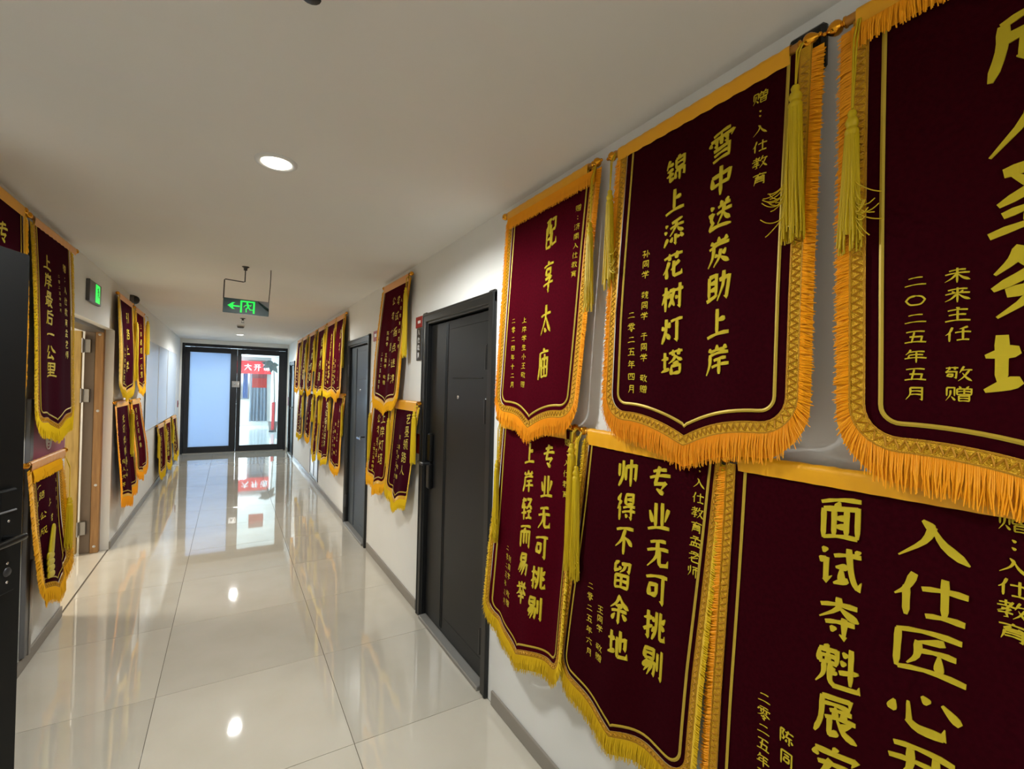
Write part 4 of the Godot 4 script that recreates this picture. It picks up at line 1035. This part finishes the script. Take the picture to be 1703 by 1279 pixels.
	banner({"wall": 1, "lod": 1, "label": "lower left of three banners between the two nearer doors, four large characters", "group": mid,
		"tl": Vector2(-4.34, 1.47), "tr": Vector2(-3.8, 1.47), "bl": Vector2(-4.42, 0.74), "br": Vector2(-3.93, 0.72), "cloth": "velvet_red", "off": 0.022, "tilt": 0.025, "ph": 1.9, "amp": 0.009,
		"fringe": "fringe_amber", "bottom": 0.09, "tassels": [[-4.4, 1.46, 1.34, 0.9, 0.015], [-3.8, 1.46, 1.33, 0.95, 0.016]],
		"text": [["上岸灯塔", Vector2(-4.009, 1.316), Vector2(-4.033, 0.963), 0.12, 0.1, 0.105, 0.15], ["公考领路", Vector2(-4.17, 1.3), Vector2(-4.2, 0.99), 0.09, 0.08, 0.105, 0.15], ["二零二五年四月", Vector2(-4.27, 1.06), Vector2(-4.3, 0.82), 0.035, 0.03, 0.13]]})
	banner({"wall": 1, "lod": 1, "label": "lower right of three banners between the two nearer doors, five characters in one column", "group": mid,
		"tl": Vector2(-3.7, 1.46), "tr": Vector2(-3.2, 1.46), "bl": Vector2(-3.76, 0.72), "br": Vector2(-3.3, 0.73), "off": 0.026, "tilt": 0.025, "ph": 2.8, "amp": 0.009,
		"fringe": "fringe_yellow", "bottom": 0.08, "sleeve_drop": 0.045, "cloth": "velvet_plum", "tassels": [[-3.165, 1.46, 1.42, 1.05, 0.018]],
		"text": [["艺墨领路人", Vector2(-3.36, 1.352), Vector2(-3.42, 0.966), 0.1, 0.08, 0.105, 0.15], ["陈同学敬赠", Vector2(-3.52, 1.2), Vector2(-3.53, 0.9), 0.04, 0.035, 0.13], ["二零二五年四月", Vector2(-3.61, 1.12), Vector2(-3.63, 0.84), 0.04, 0.035, 0.13]]})
	# the far cluster: six above, five below
	var zs := [-5.69, -6.15, -6.9, -7.67, -8.69, -9.47, -10.2]
	var tx := ["公考上岸", "考试指点迷津", "名师引路", "上岸灯塔", "专业无可挑剔", "上岸最后一公里"]
	tx[2] = "老师引路"
	var fr := ["fringe_amber", "fringe_yellow", "fringe_yellow", "fringe_amber", "fringe_yellow", "fringe_amber"]
	var rank := ["nearest", "second", "third", "fourth", "fifth", "sixth and last"]
	for k in 6:
		var a: float = zs[k + 1]; var b: float = zs[k]; var c := (a + b) / 2; var w := clampf(b - a - 0.14, 0.4, 0.62)
		if k == 0: c = -5.78; w = 0.5; c = -5.95
		banner({"wall": 1, "lod": 2 if k > 1 else 1, "label": "far banner in the upper row beyond the blue-grey door, %s from that door" % rank[k], "group": "upper row of far banners",
			"tl": Vector2(c - w / 2, 2.41), "tr": Vector2(c + w / 2, 2.41), "bl": Vector2(c - w / 2 - 0.03, 1.47), "br": Vector2(c + w / 2 - 0.04, 1.47), "off": 0.034, "tilt": 0.03, "ph": k * 1.3, "amp": 0.008,
			"fringe": fr[k], "sleeve": "satin_peach", "sleeve_drop": 0.035, "cloth": "velvet_red", "tassels": [[c + w / 2 + 0.03, 2.41, 2.3, 1.8, 0.012]],
			"text": [[tx[k], Vector2(c + 0.06, 2.2), Vector2(c + 0.04, 1.7), 0.11, 0.1 if tx[k].length() > 5 else 0.13, 0.12, 0.08], ["二零二五年四月", Vector2(c - 0.18, 1.9), Vector2(c - 0.2, 1.6), 0.045, 0.035, 0.14], ["陈同学敬赠", Vector2(c - 0.1, 1.88), Vector2(c - 0.12, 1.62), 0.045, 0.04, 0.14]]})
	var lows := [[-5.66, -6.3, 0.56], [-6.48, -7.22, 0.56], [-7.3, -7.75, 0.5], [-7.85, -8.75, 0.7], [-8.9, -10.0, 0.62]]
	var tl := ["入仕匠心", "考试指点迷津", "上岸", "公考领路人", "专业无可挑剔"]
	for k in 5:
		var l: Array = lows[k]; var c: float = (l[0] + l[1]) / 2; var w := minf(l[0] - l[1] - 0.08, 0.62); var yb: float = l[2]
		banner({"wall": 1, "lod": 2 if k > 1 else 1, "label": "far banner in the lower row beyond the blue-grey door, %s from that door" % rank[k], "group": "lower row of far banners",
			"tl": Vector2(c - w / 2, 1.46), "tr": Vector2(c + w / 2, 1.46), "bl": Vector2(c - w / 2 - 0.04, yb), "br": Vector2(c + w / 2 - 0.05, yb), "off": 0.022, "tilt": 0.03, "ph": k * 1.7 + 0.4, "amp": 0.008,
			"fringe": fr[(k * 2) % 3], "bottom": 0.08, "cloth": "velvet_red", "tassels": [[c + w / 2 + 0.03, 1.46, 1.38, 1.0, 0.012]],
			"text": [[tl[k], Vector2(c + 0.1, 1.3), Vector2(c + 0.07, 0.78), 0.12, 0.1, 0.12, 0.08], ["陈同学敬赠", Vector2(c - 0.08, 1.1), Vector2(c - 0.1, 0.75), 0.045, 0.04, 0.14], ["二零二五年五月", Vector2(c - 0.17, 1.05), Vector2(c - 0.19, 0.72), 0.045, 0.035, 0.14]]})


# ------------------------------------------------------------------ banners along the left wall (s = -z)
func banners_left():
	var near := "award banners on the left wall near the wooden doorway"
	banner({"wall": -1, "lod": 1, "label": "maroon banner at the upper left edge, mostly hidden by the black door", "group": near,
		"tl": Vector2(2.6, 2.42), "tr": Vector2(3.24, 2.42), "bl": Vector2(2.6, 1.47), "br": Vector2(3.24, 1.47), "off": 0.034, "ph": 0.5, "fringe": "fringe_amber", "sleeve": "satin_orange", "cloth": "velvet_plum", "sleeve_drop": 0.03,
		"text": [["专业无可挑剔", Vector2(3.0, 2.25), Vector2(3.0, 1.65), 0.1, 0.1, 0.125, 0.17]]})
	banner({"wall": -1, "lod": 0, "label": "tall maroon banner beside the black door with seven gold characters in one column", "group": near,
		"tl": Vector2(3.4, 2.415), "tr": Vector2(4.02, 2.43), "bl": Vector2(3.46, 1.32), "br": Vector2(4.1, 1.32), "ext": [0.04, 0.15], "side": 0.05, "bottom": 0.09, "off": 0.034, "tilt": 0.02, "ph": 1.5, "amp": 0.007, "fringe": "fringe_yellow", "sleeve": "satin_peach", "sleeve_drop": 0.02, "cloth": "velvet_plum",
		"text": [["上岸最后一公里", Vector2(3.59, 2.241), Vector2(3.69, 1.641), 0.15, 0.09, 0.12, 0.0], ["赠：入仕教育孟老师", Vector2(3.9, 2.27), Vector2(3.95, 1.74), 0.06, 0.05, 0.13], ["二零二五年四月", Vector2(3.78, 2.2), Vector2(3.8, 2.0), 0.03, 0.02, 0.12]]})
	var low := banner({"wall": -1, "lod": 0, "label": "maroon banner with a gold thumbs-up emblem, under the pink poster", "group": near,
		"tl": Vector2(3.45, 1.12), "tr": Vector2(3.88, 1.12), "bl": Vector2(3.55, 0.372), "br": Vector2(4.02, 0.372), "ext": [0.045, 0.15], "off": 0.04, "tilt": 0.02, "ph": 3.0, "amp": 0.01, "fringe": "fringe_amber", "bottom": 0.1, "side": 0.062, "top_fringe": 0.07, "sleeve": "satin_peach", "cloth": "velvet_plum",
		"tassels": [[4.0, 1.1, 0.84, 0.52, 0.02]],
		"text": [["一", Vector2(3.559, 0.989), Vector2(3.559, 0.989), 0.06, 0.045, 0.13, 0.3],
			["路", Vector2(3.599, 0.938), Vector2(3.599, 0.938), 0.06, 0.045, 0.13, 0.3],
			["上", Vector2(3.702, 0.881), Vector2(3.702, 0.881), 0.06, 0.045, 0.13, 0.3],
			["岸", Vector2(3.529, 0.893), Vector2(3.529, 0.893), 0.06, 0.045, 0.13, 0.3],
			["公", Vector2(3.621, 0.821), Vector2(3.621, 0.821), 0.06, 0.045, 0.13, 0.3],
			["考", Vector2(3.734, 0.776), Vector2(3.734, 0.776), 0.06, 0.045, 0.13, 0.3],
			["大", Vector2(3.557, 0.790), Vector2(3.557, 0.790), 0.06, 0.045, 0.13, 0.3],
			["成", Vector2(3.629, 0.730), Vector2(3.629, 0.730), 0.06, 0.045, 0.13, 0.3],
			["心", Vector2(3.537, 0.696), Vector2(3.537, 0.696), 0.06, 0.045, 0.13, 0.3],
			["入仕教育敬赠", Vector2(3.84, 0.98), Vector2(3.87, 0.7), 0.035, 0.03, 0.13]]})
	var th := Shape.new()                                   # the thumb and four folded fingers
	th.lathe([[0.0, 0.0], [0.026, 0.006], [0.034, 0.04], [0.03, 0.1], [0.026, 0.17], [0.016, 0.19], [0.0, 0.194]], Transform3D(Basis(Vector3.BACK, -0.25), Vector3(0.0, -0.56, 0.078)) * Transform3D(Basis.from_scale(Vector3(1, 1, 0.35))), 14)
	for k in 4:
		th.lathe([[0.0, 0.0], [0.02, 0.006], [0.021, 0.07], [0.017, 0.105], [0.0, 0.112]], Transform3D(Basis(Vector3.BACK, -PI / 2 - 0.2), Vector3(-0.07 + 0.006 * k, -0.53 - 0.037 * k, 0.082)) * Transform3D(Basis.from_scale(Vector3(1, 1, 0.4))), 12)
	part(low, "thumb_emblem", th, "gold_glitter")
	var pair := "four banners past the wooden doorway"
	banner({"wall": -1, "lod": 1, "label": "upper left of four banners past the wooden doorway, yellow side fringe", "group": pair,
		"tl": Vector2(5.58, 2.37), "tr": Vector2(6.24, 2.37), "bl": Vector2(5.56, 1.47), "br": Vector2(6.2, 1.47), "off": 0.036, "tilt": 0.03, "ph": 0.2, "amp": 0.008, "fringe": "fringe_yellow", "side": 0.05, "sleeve": "satin_peach", "cloth": "velvet_plum",
		"tassels": [[6.27, 2.36, 2.2, 1.6, 0.022]],
		"text": [["引路上岸", Vector2(5.95, 2.2), Vector2(5.9, 1.72), 0.15, 0.11, 0.12, 0.2], ["入仕教育孟老师", Vector2(5.72, 1.88), Vector2(5.68, 1.56), 0.06, 0.04, 0.13]]})
	banner({"wall": -1, "lod": 1, "label": "upper right of four banners past the wooden doorway, one column of small characters", "group": pair,
		"tl": Vector2(6.45, 2.36), "tr": Vector2(7.02, 2.36), "bl": Vector2(6.45, 1.5), "br": Vector2(7.02, 1.5), "off": 0.034, "tilt": 0.03, "ph": 2.2, "amp": 0.008, "fringe": "fringe_amber", "sleeve": "satin_peach", "cloth": "velvet_red",
		"tassels": [[7.08, 2.36, 2.3, 1.9, 0.02]],
		"text": [["上岸最后一公里", Vector2(6.75, 2.2), Vector2(6.72, 1.65), 0.1, 0.07, 0.13, 0.1]]})
	banner({"wall": -1, "lod": 1, "label": "lower left of four banners past the wooden doorway, hanging almost to the baseboard", "group": pair,
		"tl": Vector2(5.66, 1.36), "tr": Vector2(6.24, 1.36), "bl": Vector2(5.7, 0.43), "br": Vector2(6.4, 0.43), "off": 0.024, "tilt": 0.04, "ph": 4.0, "amp": 0.012, "fringe": "fringe_orange", "bottom": 0.1, "side": 0.05, "cloth": "velvet_plum",
		"tassels": [[6.28, 1.36, 1.28, 0.8, 0.02]],
		"text": [["无可挑剔得心", Vector2(5.96, 1.2), Vector2(5.9, 0.68), 0.12, 0.08, 0.12, 0.3], ["入仕教育老师指点", Vector2(6.12, 1.1), Vector2(6.16, 0.68), 0.05, 0.04, 0.13], ["成人大学", Vector2(5.82, 0.8), Vector2(5.8, 0.58), 0.06, 0.045, 0.13]]})
	banner({"wall": -1, "lod": 1, "label": "lower right of four banners past the wooden doorway, broad orange fringe", "group": pair,
		"tl": Vector2(6.47, 1.35), "tr": Vector2(6.95, 1.35), "bl": Vector2(6.62, 0.52), "br": Vector2(7.2, 0.52), "off": 0.024, "tilt": 0.04, "ph": 5.2, "amp": 0.01, "fringe": "fringe_orange", "bottom": 0.09, "side": 0.06, "cloth": "velvet_red",
		"text": [["专业无可挑剔", Vector2(6.7, 1.25), Vector2(6.75, 0.85), 0.09, 0.06, 0.12, 0.1]]})
	var lows := [[8.62, 9.32], [9.52, 10.3], [10.62, 11.3]]
	var nm := ["nearest the viewer", "in the middle", "nearest the glass door"]
	for k in 3:
		var l: Array = lows[k]
		banner({"wall": -1, "lod": 2, "label": "low small banner under the wall boards, %s" % nm[k], "group": "low banners under the wall boards",
			"tl": Vector2(l[0], 0.9), "tr": Vector2(l[1], 0.885), "bl": Vector2(l[0] + 0.04, 0.17), "br": Vector2(l[1] + 0.04, 0.16), "off": 0.03, "tilt": 0.03, "ph": k * 2.0, "amp": 0.008, "fringe": "fringe_yellow", "bottom": 0.1, "side": 0.045, "cloth": "velvet_red",
			"tassels": [[l[0] - 0.04, 0.88, 0.8, 0.45, 0.012]],
			"text": [["上岸灯塔领路", Vector2(l[0] + 0.36, 0.76), Vector2(l[0] + 0.36, 0.34), 0.11, 0.08, 0.14, 0.1], ["入仕教育敬赠", Vector2(l[0] + 0.2, 0.7), Vector2(l[0] + 0.2, 0.3), 0.07, 0.055, 0.14, 0.1]]})


const GLYPHS = {   # brush strokes of each written sign: points are column and row on a 100 by 100 field
	"赠": "0812 0865/0812 3612 3665/2228 2060 0595/2568 3992/5203 5816/8603 7816/4520 4556/4520 9520 9556/4538 9538/7020 7056/4556 9556/5263 5297/5263 8863 8897/5280 8880/5296 8896",
	"：": "4426 5638/4466 5678",
	"入": "3810 5228/5222 4055 0890/5022 6558 9592",
	"仕": "3005 2038 0555/2035 2096/4035 9535/6808 6888/4590 9290",
	"教": "0820 5018/2803 2838/0238 5836/5008 3048 0368/1552 4250 2865/2865 3490 2294/0575 5070/7003 6030 5545/6228 9826/8828 7068 5095/6545 7872 9895",
	"育": "4803 5212/0818 9218/4520 2535 7833/6525 8240/2645 2270 1595/2645 7845 7892 6890/2660 7860/2674 7874",
	"雪": "1808 8206/0825 0638/0822 9422 8636/4908 4945/2230 3635/2142 3546/6230 7634/6242 7646/2058 8056 8094/2275 8075/1893 8293",
	"中": "1530 1865/1530 8530 8065/1762 8262/5003 5098",
	"送": "1208 2220/0538 2235 1550 2265 0885/0885 4582 9692/5203 5816/8203 7416/4222 9020/3842 9640/6622 6245 4275/6645 7560 9274",
	"炭": "4803 4822/2010 2223/2223 7823/7808 7823/1034 9032/2934 2465 0692/3856 4268/7850 6866/5846 5272 3096/5668 7080 9396",
	"助": "1210 1280/1210 4210 4276/1232 4232/1254 4254/0386 4876/5530 9428 9060 8592 7586/7205 7050 4895",
	"上": "4805 4888/4842 8040/0890 9588",
	"岸": "4803 4822/1810 2023/2023 8022/8008 8022/1535 9233/2035 1865 0595/3652 8450/2872 9570/5852 5898",
	"锦": "2003 1220 0535/1425 3823/0845 3844/0664 4062/2345 2390/2390 4078/7003 6212/5215 5250/5215 9015 9050/5232 9032/5250 9050/5060 5088/5060 9260 9284 8482/7050 7098",
	"添": "0808 1818/0432 1542/0592 2264/4012 8805/3230 9528/6212 5535 3258/6430 7645 9656/6058 6094 5288/4566 3884/7066 7676/8260 9480",
	"花": "0818 9216/3203 3430/6803 6630/3234 2258 0575/2256 2296/8042 6055 4268/5536 5585 6293 9092 9278",
	"树": "0330 3828/2005 2098/2032 1055 0268/2235 3650/3825 5823 5055 3585/4035 5062 6085/6028 9826/8405 8492 7486/6648 7460",
	"灯": "0628 1245/4020 3440/2405 2250 0595/2458 3268 4085/4518 9616/7218 7292 6085",
	"塔": "0333 3431/1808 1875/0380 3872/3815 9613/5403 5526/8003 7926/6826 5642 3652/6828 8040 9648/5554 8054/4864 4896/4864 8664 8694/4892 8692",
	"孙": "0612 4010 2535/2635 2892 1685/0356 4850/7005 7092 6086/5640 4270/8436 9668",
	"同": "1508 1597/1508 8608 8692 7688/3228 7028/3446 3474/3446 6846 6874/3472 6872",
	"学": "2005 3018/4803 5416/8203 7018/0825 0640/0825 9425 8638/3038 7036 5055/5055 5094 4088/0866 9464",
	"魏": "4003 1410/0418 4816/2608 2640/2520 0538/2820 4636/2442 1262 4275/4048 2275 0678/0456 4854/7403 6812/5615 5645/5615 9215 9245/5630 9230/7415 7445/5645 9245/6645 6275 4895/7645 7685 8293 9692 9680/8452 8065 9264",
	"于": "2012 8010/0642 9440/5212 5292 4086",
	"敬": "0514 5012/1804 1824/3804 3824/1524 0644/1036 4436 4276 3472/1252 1268/1252 3052 3068/1266 3066/7003 6030 5545/6228 9826/8828 7068 5095/6545 7872 9895",
	"二": "2022 8018/0585 9580",
	"零": "1806 8204/0822 0634/0820 9420 8634/4906 4940/2228 3632/2138 3542/6228 7632/6238 7642/4842 3060 0572/5044 7058 9670/4560 5668/3074 6674 5088/4086 6096",
	"五": "1012 8810/4512 3488/2545 7845 7288/0588 9586",
	"年": "3003 2222 0840/2522 8820/2244 8242/2244 2266/0468 9666/5422 5498",
	"四": "1015 1285/1015 9015 8885/1284 8884/3816 3645 2460/6016 6052 6858 8056",
	"月": "2808 2855 1095/2808 7808 7894 6888/2834 7834/2858 7858",
	"未": "2020 8018/0642 9440/5003 5098/4842 3068 0588/5242 7066 9686",
	"来": "1518 8516/3024 3838/7022 6238/0644 9442/5003 5098/4646 2872 0588/5446 7268 9684",
	"主": "4404 5614/1424 8622/1854 8052/5024 5090/0592 9590",
	"任": "3005 2038 0555/2035 2096/8505 5518/4040 9638/6816 6886/4688 9086",
	"〇": "5018 2526 1050 2578 5084 7578 9050 7526 5018",
	"成": "1520 8818/1820 1655 0595/1842 4242 4078 3274/5803 6045 7278 9295 9678/8838 7268 4595/7405 8414",
	"人": "5005 4550 0692/5035 6868 9592",
	"圣": "2008 7808 5535 1552/2812 5235 9250/2068 8066/5050 5090/0692 9490",
	"务": "4003 3020 1235/3516 7614 5038 1056/3318 5535 9050/2464 8062 7594 6288/5048 4675 1596",
	"地": "0335 3832/2008 2078/0384 4074/4440 9028 8862 8058/6603 6675/5225 5285 5892 9490 9675",
	"面": "0610 9408/4810 4224/1226 1296/1226 8826 8894/3626 3692/6426 6492/3648 6448/3668 6468/1294 8894",
	"试": "1004 2014/0434 2032 2082 3470/3822 9620/4248 6846/5548 5582/3886 7076/7003 7445 8278 9292 9876/8406 9214",
	"夺": "1025 9023/5004 4830 0855/5226 7040 9454/2264 8662/6450 6494 5488/3472 4482",
	"魁": "3003 2412/1015 1045/1015 5015 5045/1030 5030/3015 3045/1045 5045/2246 2072 0494/3646 3682 4693 9692 9880/4252 3865 5264/6212 7222/5832 6842/5660 9652/8003 8084",
	"展": "2008 8006 8024/2024 8024/2008 1860 0595/3836 8434/5026 5052/6826 6852/2854 9252/3854 3894/3894 5682/8456 6070/5454 7080 9694",
	"宏": "4803 5412/0820 0834/0818 9418 8632/1546 8844/4234 3060 0692/6054 4888 8284/7872 9096",
	"匠": "1010 9008/1210 1090/1290 9688/7018 3628/3826 3658 2478/3846 8444/6446 6482",
	"心": "1045 0668/2838 3078 4288 7286 7468/4518 5430/7022 9248",
	"开": "1215 8813/0645 9443/3415 3260 1096/6615 6698",
	"陈": "0808 0897/0808 3208 2235 3455 2670 1466/4020 9618/6205 4648 8846/6848 6892 5886/5262 4482/8060 9278",
	"专": "2018 7816/0638 9436/4803 3060 7460 5284/3676 6694",
	"业": "3605 3686/6405 6486/1028 2468/9026 7666/0590 9588",
	"无": "1815 8213/0642 9440/4815 4460 0895/5642 5680 6490 9088 9472",
	"可": "0612 9410/1835 1872/1835 4835 4868/1868 4868/7612 7692 6486",
	"挑": "0328 3625/2004 2090 1084/0366 3850/5605 5460 3895/4022 4638/3670 5056/7405 7480 8088 9686 9772/9620 8236/7840 9258",
	"剔": "1008 1040/1008 5008 5040/1024 5024/1040 5040/2244 0470/1852 5850 5288 4484/3254 0885/4455 2294/7015 7070/9004 9092 8086",
	"帅": "0815 0860/2805 2660 0695/4228 4276/4228 9426 9274 8270/6804 6898",
	"得": "2203 0828/2428 0658/1848 1898/4808 4842/4808 8608 8642/4825 8625/4842 8642/3654 9652/3270 9868/7854 7892 6886/4876 5888",
	"不": "0812 9410/5412 3648 0672/5035 5098/5640 7450 9268",
	"留": "3404 1412/1412 1238 3432/3422 4432/4812 9010 8638 7634/6812 6030 4042/1852 1896/1852 8452 8496/1874 8474/5052 5094/1895 8495",
	"余": "5003 3528 0448/5005 7030 9646/3238 6838/1258 8856/5038 5094 4288/3066 1486/6864 8882",
	"孟": "2806 7205 5020/5020 5046 4242/0628 9426/1856 2088/1856 8456 8088/3856 3888/6056 6088/0490 9688",
	"老": "2015 7213/4503 4532/0634 9432/8210 5545 0678/7850 3066/3052 3086 3894 8892 9076",
	"师": "1018 1058/2604 2655 0895/4212 9610/5028 5076/5028 9028 8874 8070/7012 7098",
	"王": "1214 8812/1850 8248/5014 5090/0592 9590",
	"六": "4604 5618/0630 9428/3846 2870 0892/6246 7868 9290",
	"刘": "2404 3214/0422 5420/4424 3060 0692/1434 3060 5488/7018 7068/9004 9092 8086",
	"轻": "0614 4412/2204 0845 4444/2628 2698/0470 4666/5010 8610 6834 4652/6030 7840 9652/5062 9060/7062 7090/4492 9690",
	"而": "0610 9408/4812 4028/1230 1296/1230 8828 8892 7888/3832 3882/6232 6280",
	"易": "2806 2840/2806 7206 7240/2822 7222/2840 7240/3442 0878/2452 8850 8090 7086/4652 2086/6652 3896",
	"举": "2006 3020/4803 5218/8204 6822/0628 9426/3828 2848 0660/6228 7446 9656/3254 6852/2270 7868/5040 5098",
	"十": "0645 9443/5004 5098",
	"配": "0410 5008/0828 0894/0828 4828 4894/2010 2045 1252/3610 3648 4650/0866 4866/0892 4892/5812 9012 8844/5844 8844/5844 5880 6490 9688 9772",
	"享": "4803 5212/0818 9416/3028 3046/3028 7028 7046/3046 7046/2256 7654 5268/5268 5296 4288/0674 9472",
	"太": "0635 9433/5004 4645 0692/5240 7066 9692/4074 5488",
	"庙": "4803 5412/1218 9416/1818 1660 0496/3436 3492/3436 8836 8892/6022 6090/3464 8864/3491 8891",
	"济": "0808 1818/0432 1542/0592 2264/6003 6612/3418 9616/8420 6240 3454/4424 7042 9652/5254 5075 3896/7852 7898",
	"南": "0818 9216/5003 5030/1432 1496/1432 8832 8892 7888/3640 4252/6640 5852/3058 7258/2674 7474/5058 5094",
	"生": "2808 2030 0850/2230 8828/2058 8056/5004 5090/0592 9590",
	"小": "5004 5092 3884/2636 0870/7434 9468",
	"最": "2606 2634/2606 7606 7634/2620 7620/2634 7634/0446 9644/1446 1486/4046 4096/1460 4060/1472 4072/0290 4680/5058 8856 7078 4896/5260 7078 9696",
	"后": "8205 2016/2016 1865 0496/2034 9432/3454 3494/3454 8454 8494/3492 8492",
	"一": "0652 9446",
	"公": "3608 2630 0650/6206 7630 9648/4846 2084 7880/6866 8492",
	"里": "1808 1852/1808 8208 8252/1830 8230/1852 8252/5008 5090/2070 8068/0592 9590",
	"考": "2012 7010/4503 4528/0630 9428/8208 5542 0666/3452 8250/3852 3470 7470 6894 5488",
	"指": "0328 3625/2004 2090 1084/0366 3850/8605 4822/4803 4836 5644 9242 9430/4656 4696/4656 9056 9096/4676 9076/4694 9094",
	"点": "5003 5034/5018 8416/2234 2262/2234 7834 7862/2262 7862/1274 0692/3074 3490/5274 5888/7472 9292",
	"迷": "1208 2220/0538 2235 1550 2265 0885/0885 4582 9692/4612 5424/8810 7824/3638 9636/6404 6474/6040 3866/6840 9264",
	"津": "0808 1818/0432 1542/0592 2264/4218 8816 8644/3230 9628/4244 8644/4456 8854/3470 9668/6404 6498",
	"艺": "0820 9218/3205 3432/6805 6632/1844 7842 2076 2690 9088 9274",
	"墨": "2004 2034/2004 8004 8034/3810 4222/6210 5822/5004 5046/2034 8034/1846 8246/0456 9656/1660 1268/3460 3868/5660 6068/7860 8666/2078 7876/5068 5094/0696 9494",
	"领": "2403 0838/2408 4432/2230 2840/0848 4048 2478/1270 3492/5008 9806/7408 6820/5424 5476/5424 9224 9276/7234 6864 4896/7872 9694",
	"路": "0808 0834/0808 3608 3634/0834 3634/2234 2282/2256 4055/0850 0886/0290 4478/6403 4836/6018 8816 6840 4256/5822 7840 9852/5262 5296/5262 8862 8896/5294 8894",
	"引": "0808 4008 4028/4028 1028/1028 0648 4446 3890 2684/8004 8098",
	"三": "1815 8213/2250 7848/0688 9486",
	"名": "4503 3025 0845/3018 8016 6045 1078/3530 5042/3560 3596/3560 8660 8696/3594 8694",
	"大": "0632 9430/5004 4640 0692/5234 7064 9692",
	"课": "1004 2014/0434 2032 2082 3470/4206 4246/4206 9006 9046/4226 9026/4246 9046/3460 9858/6606 6698/6260 3688/7060 9686",
}
